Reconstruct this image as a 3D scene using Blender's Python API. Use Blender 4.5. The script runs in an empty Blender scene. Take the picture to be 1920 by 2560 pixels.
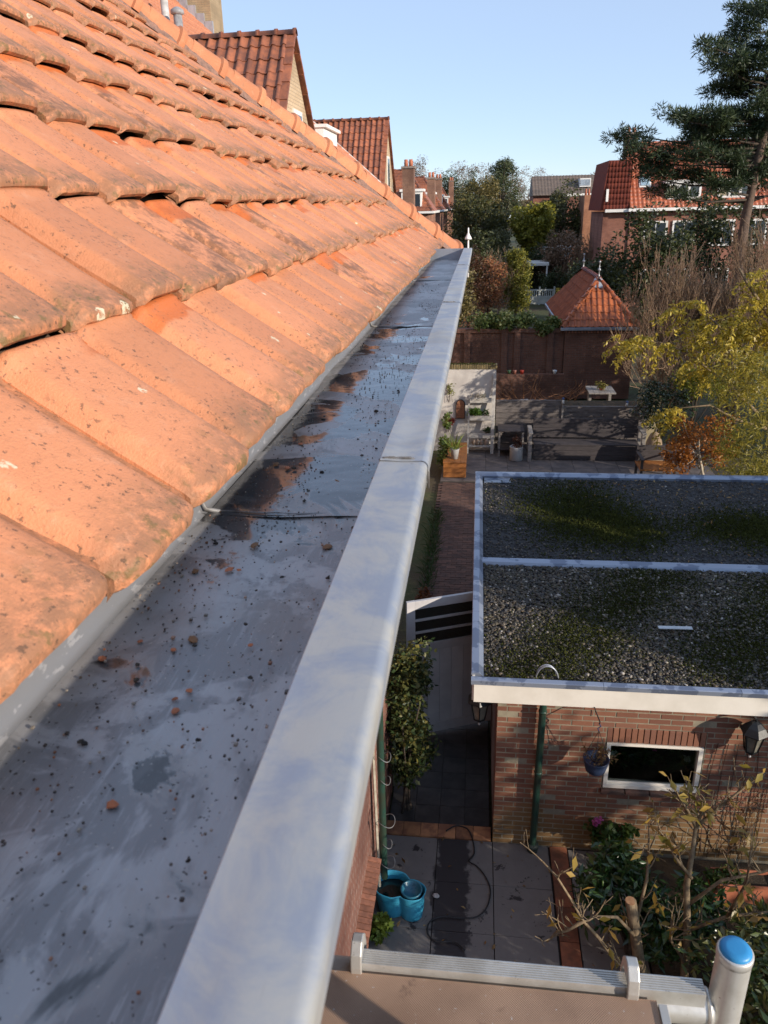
import bpy, math, random
import numpy as np
from mathutils import Vector, Matrix, Euler, Quaternion

# ------------------------------------------------------------------ camera, sky, sun, exposure
sc = bpy.context.scene
COL = sc.collection
rad = math.radians
YAW, PITCH, ROLL, EYE = rad(7.319), rad(21.825), rad(-1.506), 6.75
cam_d = bpy.data.cameras.new('camera'); cam = bpy.data.objects.new('camera', cam_d); COL.objects.link(cam)
cam_d.sensor_fit = 'VERTICAL'; cam_d.sensor_height = 24.0; cam_d.lens = 24.0*1900/2560
cam_d.clip_start = 0.02; cam_d.clip_end = 3000
fw = Vector((-math.sin(YAW)*math.cos(PITCH), math.cos(YAW)*math.cos(PITCH), -math.sin(PITCH)))
r0 = Vector((math.cos(YAW), math.sin(YAW), 0)); u0 = r0.cross(fw)
rt = r0*math.cos(ROLL)+u0*math.sin(ROLL); up = -r0*math.sin(ROLL)+u0*math.cos(ROLL)
cm = Matrix((rt, up, -fw)).transposed().to_4x4(); cm.translation = (0, 0, EYE); cam.matrix_world = cm
cam_d.dof.use_dof = True; cam_d.dof.focus_distance = 3.2; cam_d.dof.aperture_fstop = 9.0
sc.camera = cam

SUN_EL, SUN_AZ = rad(17.0), rad(120.0)          # azimuth clockwise from +Y
sun_v = Vector((math.sin(SUN_AZ)*math.cos(SUN_EL), math.cos(SUN_AZ)*math.cos(SUN_EL), math.sin(SUN_EL)))
w = bpy.data.worlds.new('World'); sc.world = w; w.use_nodes = True
wn = w.node_tree; bg = wn.nodes['Background']; bg.inputs[1].default_value = 0.15
sky = wn.nodes.new('ShaderNodeTexSky'); sky.sky_type = 'NISHITA'; sky.sun_disc = False
sky.sun_elevation = SUN_EL; sky.sun_rotation = SUN_AZ; sky.altitude = 0; sky.air_density = 0.8; sky.dust_density = 0.0; sky.ozone_density = 2.5
mxs = wn.nodes.new('ShaderNodeMix'); mxs.data_type = 'RGBA'; mxs.inputs[0].default_value = 0.6     # thin even milkiness of the whole sky
wn.links.new(sky.outputs[0], mxs.inputs[6]); mxs.inputs[7].default_value = (3.15, 3.85, 5.2, 1); wn.links.new(mxs.outputs[2], bg.inputs[0])
sd = bpy.data.lights.new('sun', 'SUN'); sd.energy = 4.6; sd.angle = rad(0.53); sd.color = (1.0, 0.88, 0.74)
so = bpy.data.objects.new('sun', sd); COL.objects.link(so); so.rotation_euler = sun_v.to_track_quat('Z', 'Y').to_euler(); so.location = (30, -20, 30)
sc.view_settings.view_transform = 'Standard'; sc.view_settings.look = 'None'
sc.view_settings.exposure = 0.40; sc.view_settings.gamma = 1.0; sc.view_settings.use_curve_mapping = False
sc.render.engine = 'CYCLES'

# ------------------------------------------------------------------ helpers
def children_off(o): return [c for c in bpy.data.objects if c.parent == o]
def tag(o, label=None, cat=None, group=None, kind=None):
    if label: o['label'] = label
    if cat: o['category'] = cat
    if group: o['group'] = group
    if kind: o['kind'] = kind
    return o
def empty(name, loc=(0, 0, 0), rz=0.0, label=None, cat=None, group=None):
    o = bpy.data.objects.new(name, None); COL.objects.link(o); o.location = loc; o.rotation_euler[2] = rz
    o.empty_display_size = 0.1
    return tag(o, label, cat, group)
def link(name, me, mat=None, parent=None, world=True):
    o = bpy.data.objects.new(name, me); COL.objects.link(o)
    if mat is not None and not me.materials: me.materials.append(mat)
    if parent is not None:
        o.parent = parent
        if world: o.matrix_parent_inverse = pinv(parent)
    return o
def pmat(o):
    m = Matrix.LocRotScale(o.location, o.rotation_euler, o.scale)
    return (pmat(o.parent) @ o.matrix_parent_inverse @ m) if o.parent else m
def pinv(p): return pmat(p).inverted()
def copy_tree(o, parent=None):
    c = o.copy(); COL.objects.link(c)
    if parent is not None: c.parent = parent
    for ch in children_off(o): copy_tree(ch, c)
    return c
class MB:
    def __init__(s): s.v = []; s.f = []; s.n = 0
    def add(s, vs, fs):
        k = s.n; s.v += [tuple(p) for p in vs]; s.f += [tuple(i+k for i in f) for f in fs]; s.n += len(vs); return s
    def box(s, x0, x1, y0, y1, z0, z1, m=None):
        vs = [(x0,y0,z0),(x1,y0,z0),(x1,y1,z0),(x0,y1,z0),(x0,y0,z1),(x1,y0,z1),(x1,y1,z1),(x0,y1,z1)]
        if m is not None: vs = [m @ Vector(p) for p in vs]
        return s.add(vs, [(0,3,2,1),(4,5,6,7),(0,1,5,4),(1,2,6,5),(2,3,7,6),(3,0,4,7)])
    def bar(s, a, b, wd, ht, upv=(0,0,1)):
        a = Vector(a); b = Vector(b); d = (b-a); L = d.length; d.normalize(); u = Vector(upv)
        sd_ = d.cross(u)
        if sd_.length < 1e-4: sd_ = d.cross(Vector((1,0,0)))
        sd_.normalize(); u = sd_.cross(d)
        m = Matrix((sd_, d, u)).transposed().to_4x4(); m.translation = a
        return s.box(-wd/2, wd/2, 0, L, -ht/2, ht/2, m)
    def tube(s, pts, r, n=8, cap=True, closed=False):
        pts = [Vector(p) for p in pts]; N = len(pts)
        rr = r if isinstance(r, (list, tuple)) else [r]*N
        vs = []; fs = []; ref = None
        for i, p in enumerate(pts):
            if closed: t = pts[(i+1) % N]-pts[i-1]
            else: t = pts[min(i+1, N-1)]-pts[max(i-1, 0)]
            if t.length < 1e-9: t = Vector((0,0,1))
            t.normalize()
            if ref is None: ref = t.orthogonal().normalized()
            a = ref-t*ref.dot(t)
            if a.length < 1e-5: a = t.orthogonal()
            a.normalize(); ref = a; b = t.cross(a)
            for k in range(n):
                q = 2*math.pi*k/n; vs.append(p+(a*math.cos(q)+b*math.sin(q))*rr[i])
        M_ = N if closed else N-1
        for i in range(M_):
            j = (i+1) % N
            for k in range(n):
                l = (k+1) % n; fs.append((i*n+k, i*n+l, j*n+l, j*n+k))
        if cap and not closed:
            fs.append(tuple(range(n-1, -1, -1))); fs.append(tuple((N-1)*n+k for k in range(n)))
        return s.add(vs, fs)
    def lathe(s, prof, n=24, c=(0,0,0), m=None, capb=True, capt=True):
        vs = []; fs = []; c = Vector(c)
        for r, z in prof:
            for k in range(n):
                q = 2*math.pi*k/n; p = Vector((r*math.cos(q), r*math.sin(q), z))
                vs.append((m @ p if m is not None else p)+c)
        for i in range(len(prof)-1):
            for k in range(n):
                l = (k+1) % n; fs.append((i*n+k, i*n+l, (i+1)*n+l, (i+1)*n+k))
        if capb: fs.append(tuple(range(n-1, -1, -1)))
        if capt: fs.append(tuple((len(prof)-1)*n+k for k in range(n)))
        return s.add(vs, fs)
    def prism(s, poly, ex):
        n = len(poly); ex = Vector(ex); a = [Vector(p) for p in poly]
        nrm = (a[1]-a[0]).cross(a[2]-a[0])
        if nrm.dot(ex) > 0: a = a[::-1]
        vs = a+[p+ex for p in a]
        return s.add(vs, [tuple(range(n)), tuple(range(2*n-1, n-1, -1))]+[(i, i+n, (i+1) % n+n, (i+1) % n) for i in range(n)])
    def loft(s, secs, closed=False, caps=False):
        n = len(secs[0]); vs = [p for sec in secs for p in sec]; fs = []
        for i in range(len(secs)-1):
            for k in range(n if closed else n-1):
                l = (k+1) % n; fs.append((i*n+k, i*n+l, (i+1)*n+l, (i+1)*n+k))
        if caps: fs.append(tuple(range(n-1, -1, -1))); fs.append(tuple((len(secs)-1)*n+k for k in range(n)))
        return s.add(vs, fs)
    def mesh(s, name, smooth=False):
        me = bpy.data.meshes.new(name); me.from_pydata(s.v, [], s.f); me.update()
        if smooth: me.polygons.foreach_set('use_smooth', [True]*len(me.polygons))
        return me
    def build(s, name, mat, parent=None, smooth=False, bevel=0, world=True, auto=None):
        me = s.mesh(name, smooth); o = link(name, me, mat, parent, world)
        if bevel:
            b = o.modifiers.new('bevel', 'BEVEL'); b.width = bevel; b.segments = 2; b.limit_method = 'ANGLE'; b.angle_limit = rad(40)
        if auto: me.set_sharp_from_angle(angle=rad(auto))
        return o

# ------------------------------------------------------------------ material helpers
def nt_new(name):
    m = bpy.data.materials.new(name); m.use_nodes = True; nt = m.node_tree
    return m, nt, nt.nodes['Principled BSDF']
def nd(nt, typ, **kw):
    n = nt.nodes.new('ShaderNode'+typ)
    for k, v in kw.items():
        if hasattr(n, k) and not k.startswith('i_'): setattr(n, k, v)
    return n
def lk(nt, a, b): nt.links.new(a, b)
def mth(nt, op, a, b=None, clamp=False):
    n = nt.nodes.new('ShaderNodeMath'); n.operation = op; n.use_clamp = clamp
    for i, v in enumerate((a, b)):
        if v is None: continue
        if isinstance(v, (int, float)): n.inputs[i].default_value = v
        else: nt.links.new(v, n.inputs[i])
    return n.outputs[0]
def mix(nt, f, a, b, blend='MIX'):
    n = nt.nodes.new('ShaderNodeMix'); n.data_type = 'RGBA'; n.blend_type = blend; n.clamp_factor = True
    for idx, v in ((0, f), (6, a), (7, b)):
        if isinstance(v, (int, float)): n.inputs[idx].default_value = v
        elif isinstance(v, tuple): n.inputs[idx].default_value = (*v[:3], 1)
        else: nt.links.new(v, n.inputs[idx])
    return n.outputs[2]
def coords(nt, scale=(1,1,1), kind='Object', jitter=False):
    tc = nt.nodes.new('ShaderNodeTexCoord'); mp = nt.nodes.new('ShaderNodeMapping'); mp.inputs[3].default_value = scale
    nt.links.new(tc.outputs[kind], mp.inputs[0])
    if jitter:
        oi = nt.nodes.new('ShaderNodeObjectInfo'); cx = nt.nodes.new('ShaderNodeCombineXYZ')
        r1 = mth(nt, 'MULTIPLY', oi.outputs['Random'], 37.0); r2 = mth(nt, 'MULTIPLY', oi.outputs['Random'], 91.0)
        nt.links.new(r1, cx.inputs[0]); nt.links.new(r2, cx.inputs[1]); nt.links.new(r1, cx.inputs[2]); nt.links.new(cx.outputs[0], mp.inputs[1])
    return mp.outputs[0]
def noise(nt, vec, scale, detail=4, rough=0.55, dist=0.0):
    n = nt.nodes.new('ShaderNodeTexNoise'); n.inputs['Scale'].default_value = scale; n.inputs['Detail'].default_value = detail
    n.inputs['Roughness'].default_value = rough; n.inputs['Distortion'].default_value = dist
    nt.links.new(vec, n.inputs['Vector']); return n.outputs['Fac']
def voro(nt, vec, scale, feat='F1', rnd=1.0):
    n = nt.nodes.new('ShaderNodeTexVoronoi'); n.feature = feat; n.inputs['Scale'].default_value = scale; n.inputs['Randomness'].default_value = rnd
    nt.links.new(vec, n.inputs['Vector']); return n
def step(nt, v, a, b):
    n = nt.nodes.new('ShaderNodeMapRange'); n.interpolation_type = 'SMOOTHSTEP'; nt.links.new(v, n.inputs[0])
    n.inputs[1].default_value = a; n.inputs[2].default_value = b; return n.outputs[0]
def ramp(nt, v, stops):
    n = nt.nodes.new('ShaderNodeValToRGB'); e = n.color_ramp.elements
    while len(e) < len(stops): e.new(0.5)
    for i, (p, c) in enumerate(stops): e[i].position = p; e[i].color = (*c, 1)
    nt.links.new(v, n.inputs[0]); return n.outputs[0]
def bump(nt, h, bs, strength=0.5, dist=0.01):
    b = nt.nodes.new('ShaderNodeBump'); b.inputs['Strength'].default_value = strength; b.inputs['Distance'].default_value = dist
    nt.links.new(h, b.inputs['Height']); nt.links.new(b.outputs[0], bs.inputs['Normal'])
def rnd(nt):
    oi = nt.nodes.new('ShaderNodeObjectInfo'); g = nt.nodes.new('ShaderNodeNewGeometry')
    return mth(nt, 'FRACT', mth(nt, 'ADD', mth(nt, 'MULTIPLY', oi.outputs['Random'], 7.31), g.outputs['Random Per Island']))
def pm(name, c1, c2=None, scale=6.0, rough=0.6, metal=0.0, bmp=0.3, bscale=None, bdist=0.004, var=0.12, stretch=(1,1,1), lo=0.35, hi=0.65, spec=0.5, speck=None):
    m, nt, bs = nt_new(name); v = coords(nt, stretch, jitter=True)
    c2 = c2 or tuple(x*0.7 for x in c1)
    f = step(nt, noise(nt, v, scale, 6, 0.6), lo, hi)
    col = mix(nt, f, c1, c2)
    if var:
        val = mth(nt, 'ADD', mth(nt, 'MULTIPLY', rnd(nt), 2*var), 1.0-var)
        h = nt.nodes.new('ShaderNodeHueSaturation'); nt.links.new(val, h.inputs['Value']); nt.links.new(col, h.inputs['Color']); col = h.outputs[0]
    if speck: col = mix(nt, step(nt, noise(nt, v, speck[0], 3, 0.7), speck[1], speck[1]+0.08), col, speck[2])
    lk(nt, col, bs.inputs['Base Color']); bs.inputs['Metallic'].default_value = metal; bs.inputs['Specular IOR Level'].default_value = spec
    r = mth(nt, 'ADD', mth(nt, 'MULTIPLY', noise(nt, v, scale*2.3, 3), 0.25), rough-0.12, True); lk(nt, r, bs.inputs['Roughness'])
    if bmp: bump(nt, noise(nt, v, bscale or scale*6, 5, 0.65), bs, bmp, bdist)
    return m
def leafmat(name, cols, trans=0.35, rough=0.5, spec=0.4):
    m, nt, bs = nt_new(name); g = nt.nodes.new('ShaderNodeNewGeometry')
    v = coords(nt); big = noise(nt, v, 1.3, 2)
    f = mth(nt, 'ADD', mth(nt, 'MULTIPLY', g.outputs['Random Per Island'], 0.75), mth(nt, 'MULTIPLY', mth(nt, 'SUBTRACT', big, 0.5), 0.9), True)
    f = mth(nt, 'ADD', f, 0.12, True)
    n = len(cols); col = ramp(nt, f, [(i/(n-1), c) for i, c in enumerate(cols)])
    lk(nt, col, bs.inputs['Base Color']); bs.inputs['Roughness'].default_value = rough; bs.inputs['Specular IOR Level'].default_value = spec
    tr = nt.nodes.new('ShaderNodeBsdfTranslucent'); lk(nt, col, tr.inputs[0])
    mx = nt.nodes.new('ShaderNodeMixShader'); mx.inputs[0].default_value = trans
    out = nt.nodes['Material Output']; lk(nt, bs.outputs[0], mx.inputs[1]); lk(nt, tr.outputs[0], mx.inputs[2]); lk(nt, mx.outputs[0], out.inputs[0])
    return m
def glassmat(name, tint=(0.02, 0.03, 0.025), rough=0.03):
    m, nt, bs = nt_new(name); bs.inputs['Base Color'].default_value = (*tint, 1); bs.inputs['Roughness'].default_value = rough; bs.inputs['Specular IOR Level'].default_value = 0.8
    return m
def brickmat(name, c1, c2, mortar, bw=0.22, bh=0.0625, axis='XZ'):
    m, nt, bs = nt_new(name); tc = nt.nodes.new('ShaderNodeTexCoord'); sp = nt.nodes.new('ShaderNodeSeparateXYZ'); cx = nt.nodes.new('ShaderNodeCombineXYZ')
    lk(nt, tc.outputs['Object'], sp.inputs[0]); lk(nt, sp.outputs[axis[0]], cx.inputs[0]); lk(nt, sp.outputs[axis[1]], cx.inputs[1])
    b = nt.nodes.new('ShaderNodeTexBrick'); b.inputs['Scale'].default_value = 1.0; b.inputs['Brick Width'].default_value = bw; b.inputs['Row Height'].default_value = bh
    b.inputs['Mortar Size'].default_value = 0.006; b.inputs['Mortar Smooth'].default_value = 0.2; b.inputs['Bias'].default_value = 0.0
    b.inputs['Color1'].default_value = (*c1, 1); b.inputs['Color2'].default_value = (*c2, 1); b.inputs['Mortar'].default_value = (*mortar, 1)
    lk(nt, cx.outputs[0], b.inputs[0]); v = coords(nt)
    col = mix(nt, step(nt, noise(nt, v, 0.9, 5, 0.6), 0.35, 0.75), b.outputs[0], tuple(x*0.55 for x in c1))
    lk(nt, col, bs.inputs['Base Color']); bs.inputs['Roughness'].default_value = 0.85
    h = mth(nt, 'SUBTRACT', noise(nt, v, 60, 3), b.outputs['Fac']); bump(nt, h, bs, 0.6, 0.006)
    return m

# ------------------------------------------------------------------ foliage and branches
def foliage(name, mat, P_, size, parent=None, aspect=0.5, seed=0, droop=0.3, norm=None, kind=None, fold=0.25):
    """P_: (n,3) leaf bases; every leaf is a folded rhombus of real size."""
    rng = np.random.default_rng(seed); n = len(P_); P_ = np.asarray(P_, float)
    d = rng.normal(size=(n,3)); d[:,2] = d[:,2]*0.6-droop; d /= np.linalg.norm(d, axis=1)[:,None]
    if norm is not None: d = d*0.8+norm*0.9; d /= np.linalg.norm(d, axis=1)[:,None]
    u = rng.normal(size=(n,3)); u[:,2] += 0.6; s = np.cross(d, u); s /= np.linalg.norm(s, axis=1)[:,None]; nn = np.cross(s, d)
    L = (size*rng.uniform(0.6, 1.35, n))[:,None]; W = L*aspect*0.5
    a = P_; t = P_+d*L; m = P_+d*L*0.45
    l = m+s*W+nn*W*fold; r = m-s*W+nn*W*fold
    V = np.stack([a, r, t, l], 1).reshape(-1, 3)
    me = bpy.data.meshes.new(name); me.vertices.add(4*n); me.vertices.foreach_set('co', V.ravel())
    me.loops.add(6*n); me.polygons.add(2*n); base = np.arange(n)[:,None]*4
    me.loops.foreach_set('vertex_index', (base+np.array([0,1,2,0,2,3])).ravel().astype(np.int32))
    me.polygons.foreach_set('loop_start', (np.arange(2*n)*3).astype(np.int32)); me.update(calc_edges=True)
    o = link(name, me, mat, parent)
    if kind: o['kind'] = kind
    return o
def clumps(n, centers, radii, seed=0, shell=0.55, flat=1.0):
    rng = np.random.default_rng(seed); C_ = np.asarray(centers, float); R_ = np.asarray(radii, float)
    wgt = R_**2; k = rng.choice(len(C_), n, p=wgt/wgt.sum()); d = rng.normal(size=(n,3)); d /= np.linalg.norm(d, axis=1)[:,None]
    r = (shell+(1-shell)*rng.random(n))[:,None]*R_[k][:,None]; q = d*r; q[:,2] *= flat
    return C_[k]+q, d
def blob(n, c, rx, ry, rz, seed=0, nclump=30, cr=0.35, zmin=None, taper=0.0):
    """leaf points spread over clumps through an ellipsoid's volume"""
    rng = np.random.default_rng(seed+77); d = rng.normal(size=(nclump,3)); d /= np.linalg.norm(d, axis=1)[:,None]
    rr = rng.uniform(0.45, 1.0, nclump)[:,None]; q = d*rr; s = np.array([rx, ry, rz])
    if taper: q[:,:2] *= (1-taper*np.clip((q[:,2:3]+1)/2, 0, 1))
    C_ = q*s+np.array(c); R_ = rng.uniform(0.6, 1.2, nclump)*cr
    P_, dd = clumps(n, C_, R_, seed)
    if zmin is not None: P_[:,2] = np.where(P_[:,2] < zmin, zmin+np.abs(P_[:,2]-zmin)*0.3, P_[:,2])
    return P_
def grow(mb, rng, p, d, L, r, depth, spread=0.5, n=5, up=0.1, tips=None, segs=3, kids=(2,4), shrink=0.68, rmin=0.002):
    pts = [Vector(p)]; rr = [r]; d = Vector(d).normalized()
    for i in range(segs):
        d = (d+Vector((rng.gauss(0,.14), rng.gauss(0,.14), rng.gauss(0,.10)+up*0.3))).normalized()
        pts.append(pts[-1]+d*L/segs); rr.append(max(rmin, r*(1-0.45*(i+1)/segs)))
    mb.tube(pts, rr, n, cap=False)
    if tips is not None and depth <= 1: tips += pts[1:]
    if depth <= 0: return
    for k in range(rng.randint(*kids)):
        t = rng.uniform(0.35, 1.0); i = min(segs-1, int(t*segs)); q = pts[i].lerp(pts[i+1], t*segs-i)
        ax = Vector((rng.gauss(0,1), rng.gauss(0,1), rng.gauss(0,1)+up)).normalized()
        nd_ = (d+ax*spread*rng.uniform(0.7, 1.5)).normalized()
        grow(mb, rng, q, nd_, L*shrink*rng.uniform(0.75, 1.15), max(rmin, rr[i]*0.62), depth-1, spread, max(3, n-1), up, tips, segs, kids, shrink, rmin)

# ------------------------------------------------------------------ materials
def make_tile_mat(name='terracotta', clean=0.0, base1=(0.60,0.25,0.12), base2=(0.51,0.20,0.095), grime=1.0, gloss=0.62):
    m, nt, bs = nt_new(name); v = coords(nt, jitter=True); raw = coords(nt)
    r = rnd(nt)
    col = mix(nt, noise(nt, v, 9, 5), base1, base2); col = mix(nt, mth(nt, 'MULTIPLY', step(nt, noise(nt, v, 55, 6, 0.75), 0.50, 0.66), 0.42), col, (0.34,0.15,0.075))
    col = mix(nt, step(nt, noise(nt, v, 22, 6, 0.7), 0.52, 0.78), col, (0.58,0.27,0.15))
    hs = nt.nodes.new('ShaderNodeHueSaturation'); lk(nt, mth(nt, 'ADD', mth(nt, 'MULTIPLY', r, 0.26), 0.86), hs.inputs['Value']); lk(nt, col, hs.inputs['Color']); col = hs.outputs[0]
    if grime:
        sep = nt.nodes.new('ShaderNodeSeparateXYZ'); lk(nt, raw, sep.inputs[0])
        big = noise(nt, v, 5, 5, 0.6)
        # dirt collected along the lower edge and the sides, with its own ragged shape
        low = mth(nt, 'SUBTRACT', 1.0, step(nt, mth(nt, 'ADD', sep.outputs[1], mth(nt, 'MULTIPLY', big, 0.10)), 0.07, 0.17))
        side = step(nt, mth(nt, 'ADD', sep.outputs[0], mth(nt, 'MULTIPLY', big, 0.05)), 0.195, 0.245)
        dirt = mth(nt, 'MULTIPLY', mth(nt, 'MAXIMUM', low, side), step(nt, noise(nt, v, 40, 6, 0.72), 0.32, 0.56))
        col = mix(nt, mth(nt, 'MULTIPLY', dirt, 0.68*grime), col, (0.18,0.105,0.06))
        moss = mth(nt, 'MULTIPLY', low, step(nt, noise(nt, v, 30, 5, 0.65), 0.54, 0.64)); col = mix(nt, mth(nt, 'MULTIPLY', moss, 0.7), col, (0.13,0.10,0.035))
        # sooty tiles, a few of them
        soot = mth(nt, 'MULTIPLY', step(nt, r, 0.82, 0.86), step(nt, noise(nt, v, 11, 7, 0.75), 0.42, 0.6)); col = mix(nt, mth(nt, 'MULTIPLY', soot, 0.8), col, (0.13,0.065,0.035))
        # fresh orange head, where the tile above has slid
        head = mth(nt, 'MULTIPLY', step(nt, mth(nt, 'ADD', mth(nt, 'ADD', sep.outputs[1], mth(nt, 'MULTIPLY', r, 0.10)), mth(nt, 'MULTIPLY', mth(nt, 'SUBTRACT', noise(nt, v, 18, 4), 0.5), 0.05)), 0.345, 0.362), step(nt, noise(nt, v, 3.1, 1), 0.44, 0.56))
        col = mix(nt, mth(nt, 'MULTIPLY', head, 0.85), col, (0.50,0.125,0.028))
        # black specks and ringed pale lichen
        sp = mth(nt, 'MULTIPLY', step(nt, noise(nt, v, 110, 4, 0.65), 0.59, 0.65), step(nt, noise(nt, v, 9, 3), 0.40, 0.56)); col = mix(nt, mth(nt, 'MULTIPLY', sp, 0.75), col, (0.09,0.055,0.035))
        vo = voro(nt, v, 11); dd = mth(nt, 'ADD', vo.outputs['Distance'], mth(nt, 'MULTIPLY', mth(nt, 'SUBTRACT', noise(nt, v, 90, 3), 0.5), 0.14))
        sepc = nt.nodes.new('ShaderNodeSeparateColor'); lk(nt, vo.outputs['Color'], sepc.inputs[0])
        pick = step(nt, sepc.outputs[0], 0.66, 0.68); size = mth(nt, 'MULTIPLY', sepc.outputs[1], 0.13)
        ins = mth(nt, 'SUBTRACT', 1.0, step(nt, mth(nt, 'SUBTRACT', dd, size), 0.03, 0.06)); hole = mth(nt, 'SUBTRACT', 1.0, step(nt, mth(nt, 'SUBTRACT', dd, mth(nt, 'MULTIPLY', size, 0.55)), 0.0, 0.03))
        lich = mth(nt, 'MULTIPLY', mth(nt, 'MULTIPLY', pick, mth(nt, 'SUBTRACT', ins, mth(nt, 'MULTIPLY', hole, 0.6))), step(nt, noise(nt, v, 120, 2), 0.38, 0.5))
        col = mix(nt, mth(nt, 'MULTIPLY', lich, 0.85, True), col, (0.62,0.56,0.40))
    lk(nt, col, bs.inputs['Base Color']); bs.inputs['Roughness'].default_value = gloss; bs.inputs['Specular IOR Level'].default_value = 0.35
    blt = mth(nt, 'MULTIPLY', step(nt, noise(nt, v, 7, 7, 0.68), 0.55, 0.72), 0.55); col = mix(nt, blt, col, (0.30,0.155,0.085)); lk(nt, col, bs.inputs['Base Color'])
    h = mth(nt, 'ADD', noise(nt, v, 240, 3, 0.6), mth(nt, 'MULTIPLY', noise(nt, v, 30, 5, 0.6), 1.5)); bump(nt, h, bs, 0.45, 0.0025)
    return m
TILE = make_tile_mat()
def make_zinc_floor():
    m, nt, bs = nt_new('weathered_zinc'); v = coords(nt); st = coords(nt, (9, 1.0, 1)); dg = coords(nt, (5, 2.0, 1))
    sp = nt.nodes.new('ShaderNodeSeparateXYZ'); lk(nt, v, sp.inputs[0]); y = sp.outputs[1]
    blot = noise(nt, v, 5.5, 6, 0.62, 0.7); patch = step(nt, blot, 0.46, 0.52)
    col = mix(nt, patch, (0.20,0.20,0.205), (0.34,0.337,0.34))
    streak = step(nt, noise(nt, st, 11, 5, 0.75), 0.52, 0.72); col = mix(nt, mth(nt, 'MULTIPLY', streak, 0.55), col, (0.42,0.42,0.43))
    scr = step(nt, noise(nt, coords(nt, (60, 4, 1)), 3, 4, 0.8), 0.60, 0.68); col = mix(nt, mth(nt, 'MULTIPLY', scr, 0.45), col, (0.40,0.40,0.40))
    col = mix(nt, mth(nt, 'MULTIPLY', step(nt, noise(nt, v, 3.1, 6, 0.65), 0.52, 0.66), 0.5), col, (0.20,0.17,0.15))
    # standing water in the dip past the first seam, ragged edged, and smaller damp spots elsewhere
    dip = mth(nt, 'MULTIPLY', step(nt, y, 0.85, 1.25), mth(nt, 'SUBTRACT', 1.0, step(nt, y, 2.2, 3.6)))
    wn_ = noise(nt, v, 4.2, 5, 0.58, 0.9)
    wet = step(nt, mth(nt, 'ADD', wn_, mth(nt, 'MULTIPLY', dip, 0.115)), 0.600, 0.635)
    col = mix(nt, mth(nt, 'MULTIPLY', wet, 0.75), col, (0.035,0.034,0.034))
    rim = mth(nt, 'MULTIPLY', step(nt, mth(nt, 'ADD', wn_, mth(nt, 'MULTIPLY', dip, 0.115)), 0.57, 0.6), mth(nt, 'SUBTRACT', 1.0, wet)); col = mix(nt, mth(nt, 'MULTIPLY', rim, 0.5), col, (0.30,0.29,0.28))
    s1 = step(nt, noise(nt, v, 190, 2, 0.5), 0.68, 0.71); col = mix(nt, s1, col, (0.035,0.03,0.028))
    s2 = step(nt, noise(nt, v, 230, 2, 0.5), 0.69, 0.72); col = mix(nt, mth(nt, 'MULTIPLY', s2, 0.7), col, (0.40,0.37,0.33))
    lk(nt, col, bs.inputs['Base Color']); bs.inputs['Metallic'].default_value = 0.22
    ro = mth(nt, 'SUBTRACT', mth(nt, 'ADD', 0.34, mth(nt, 'MULTIPLY', noise(nt, st, 22, 4), 0.22)), mth(nt, 'MULTIPLY', wet, 0.40), True)
    ro = mth(nt, 'MAXIMUM', ro, 0.10); lk(nt, ro, bs.inputs['Roughness']); bs.inputs['Specular IOR Level'].default_value = 0.75
    h = mth(nt, 'ADD', mth(nt, 'MULTIPLY', noise(nt, v, 7, 3), 0.6), mth(nt, 'MULTIPLY', noise(nt, st, 60, 3), mth(nt, 'MULTIPLY', mth(nt, 'SUBTRACT', 1.0, wet), 0.06))); bump(nt, h, bs, 0.25, 0.02)
    return m
ZFLOOR = make_zinc_floor()
def make_zinc_cap():
    m, nt, bs = nt_new('zinc_capping'); v = coords(nt); st = coords(nt, (1, 2.2, 1))
    col = mix(nt, step(nt, noise(nt, v, 11, 9, 0.72, 0.5), 0.38, 0.62), (0.315,0.345,0.40), (0.455,0.445,0.415))
    col = mix(nt, mth(nt, 'MULTIPLY', step(nt, noise(nt, v, 3.0, 6, 0.65), 0.56, 0.7), 0.45), col, (0.36,0.33,0.28))
    scr = step(nt, noise(nt, coords(nt, (3, 40, 1)), 6, 4, 0.7), 0.62, 0.75); col = mix(nt, mth(nt, 'MULTIPLY', scr, 0.18), col, (0.55,0.55,0.53)); scr2 = step(nt, noise(nt, coords(nt, (60, 3.5, 1)), 5, 6, 0.8), 0.58, 0.66); col = mix(nt, mth(nt, 'MULTIPLY', scr2, 0.3), col, (0.30,0.30,0.31))
    vo = voro(nt, v, 24); sc_ = nt.nodes.new('ShaderNodeSeparateColor'); lk(nt, vo.outputs['Color'], sc_.inputs[0])
    spot = mth(nt, 'MULTIPLY', step(nt, sc_.outputs[0], 0.70, 0.72), mth(nt, 'SUBTRACT', 1.0, step(nt, mth(nt, 'ADD', vo.outputs['Distance'], mth(nt, 'MULTIPLY', noise(nt, v, 160, 2), 0.1)), 0.08, 0.15)))
    col = mix(nt, mth(nt, 'MULTIPLY', spot, 0.6), col, (0.16,0.14,0.12))
    lk(nt, col, bs.inputs['Base Color']); bs.inputs['Metallic'].default_value = 0.45
    lk(nt, mth(nt, 'ADD', mth(nt, 'MULTIPLY', noise(nt, st, 9, 5, 0.6), 0.32), 0.36, True), bs.inputs['Roughness'])
    bump(nt, mth(nt, 'ADD', noise(nt, v, 5, 2), mth(nt, 'MULTIPLY', noise(nt, v, 300, 2), 0.02)), bs, 0.12, 0.02)
    return m
ZCAP = make_zinc_cap()
ZUP = pm('scraped_zinc_upstand', (0.22,0.225,0.235), (0.34,0.34,0.345), 60, 0.5, 0.3, 0.3, 90, 0.001, 0.0, (1,0.5,1.4), 0.57, 0.63)
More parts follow.
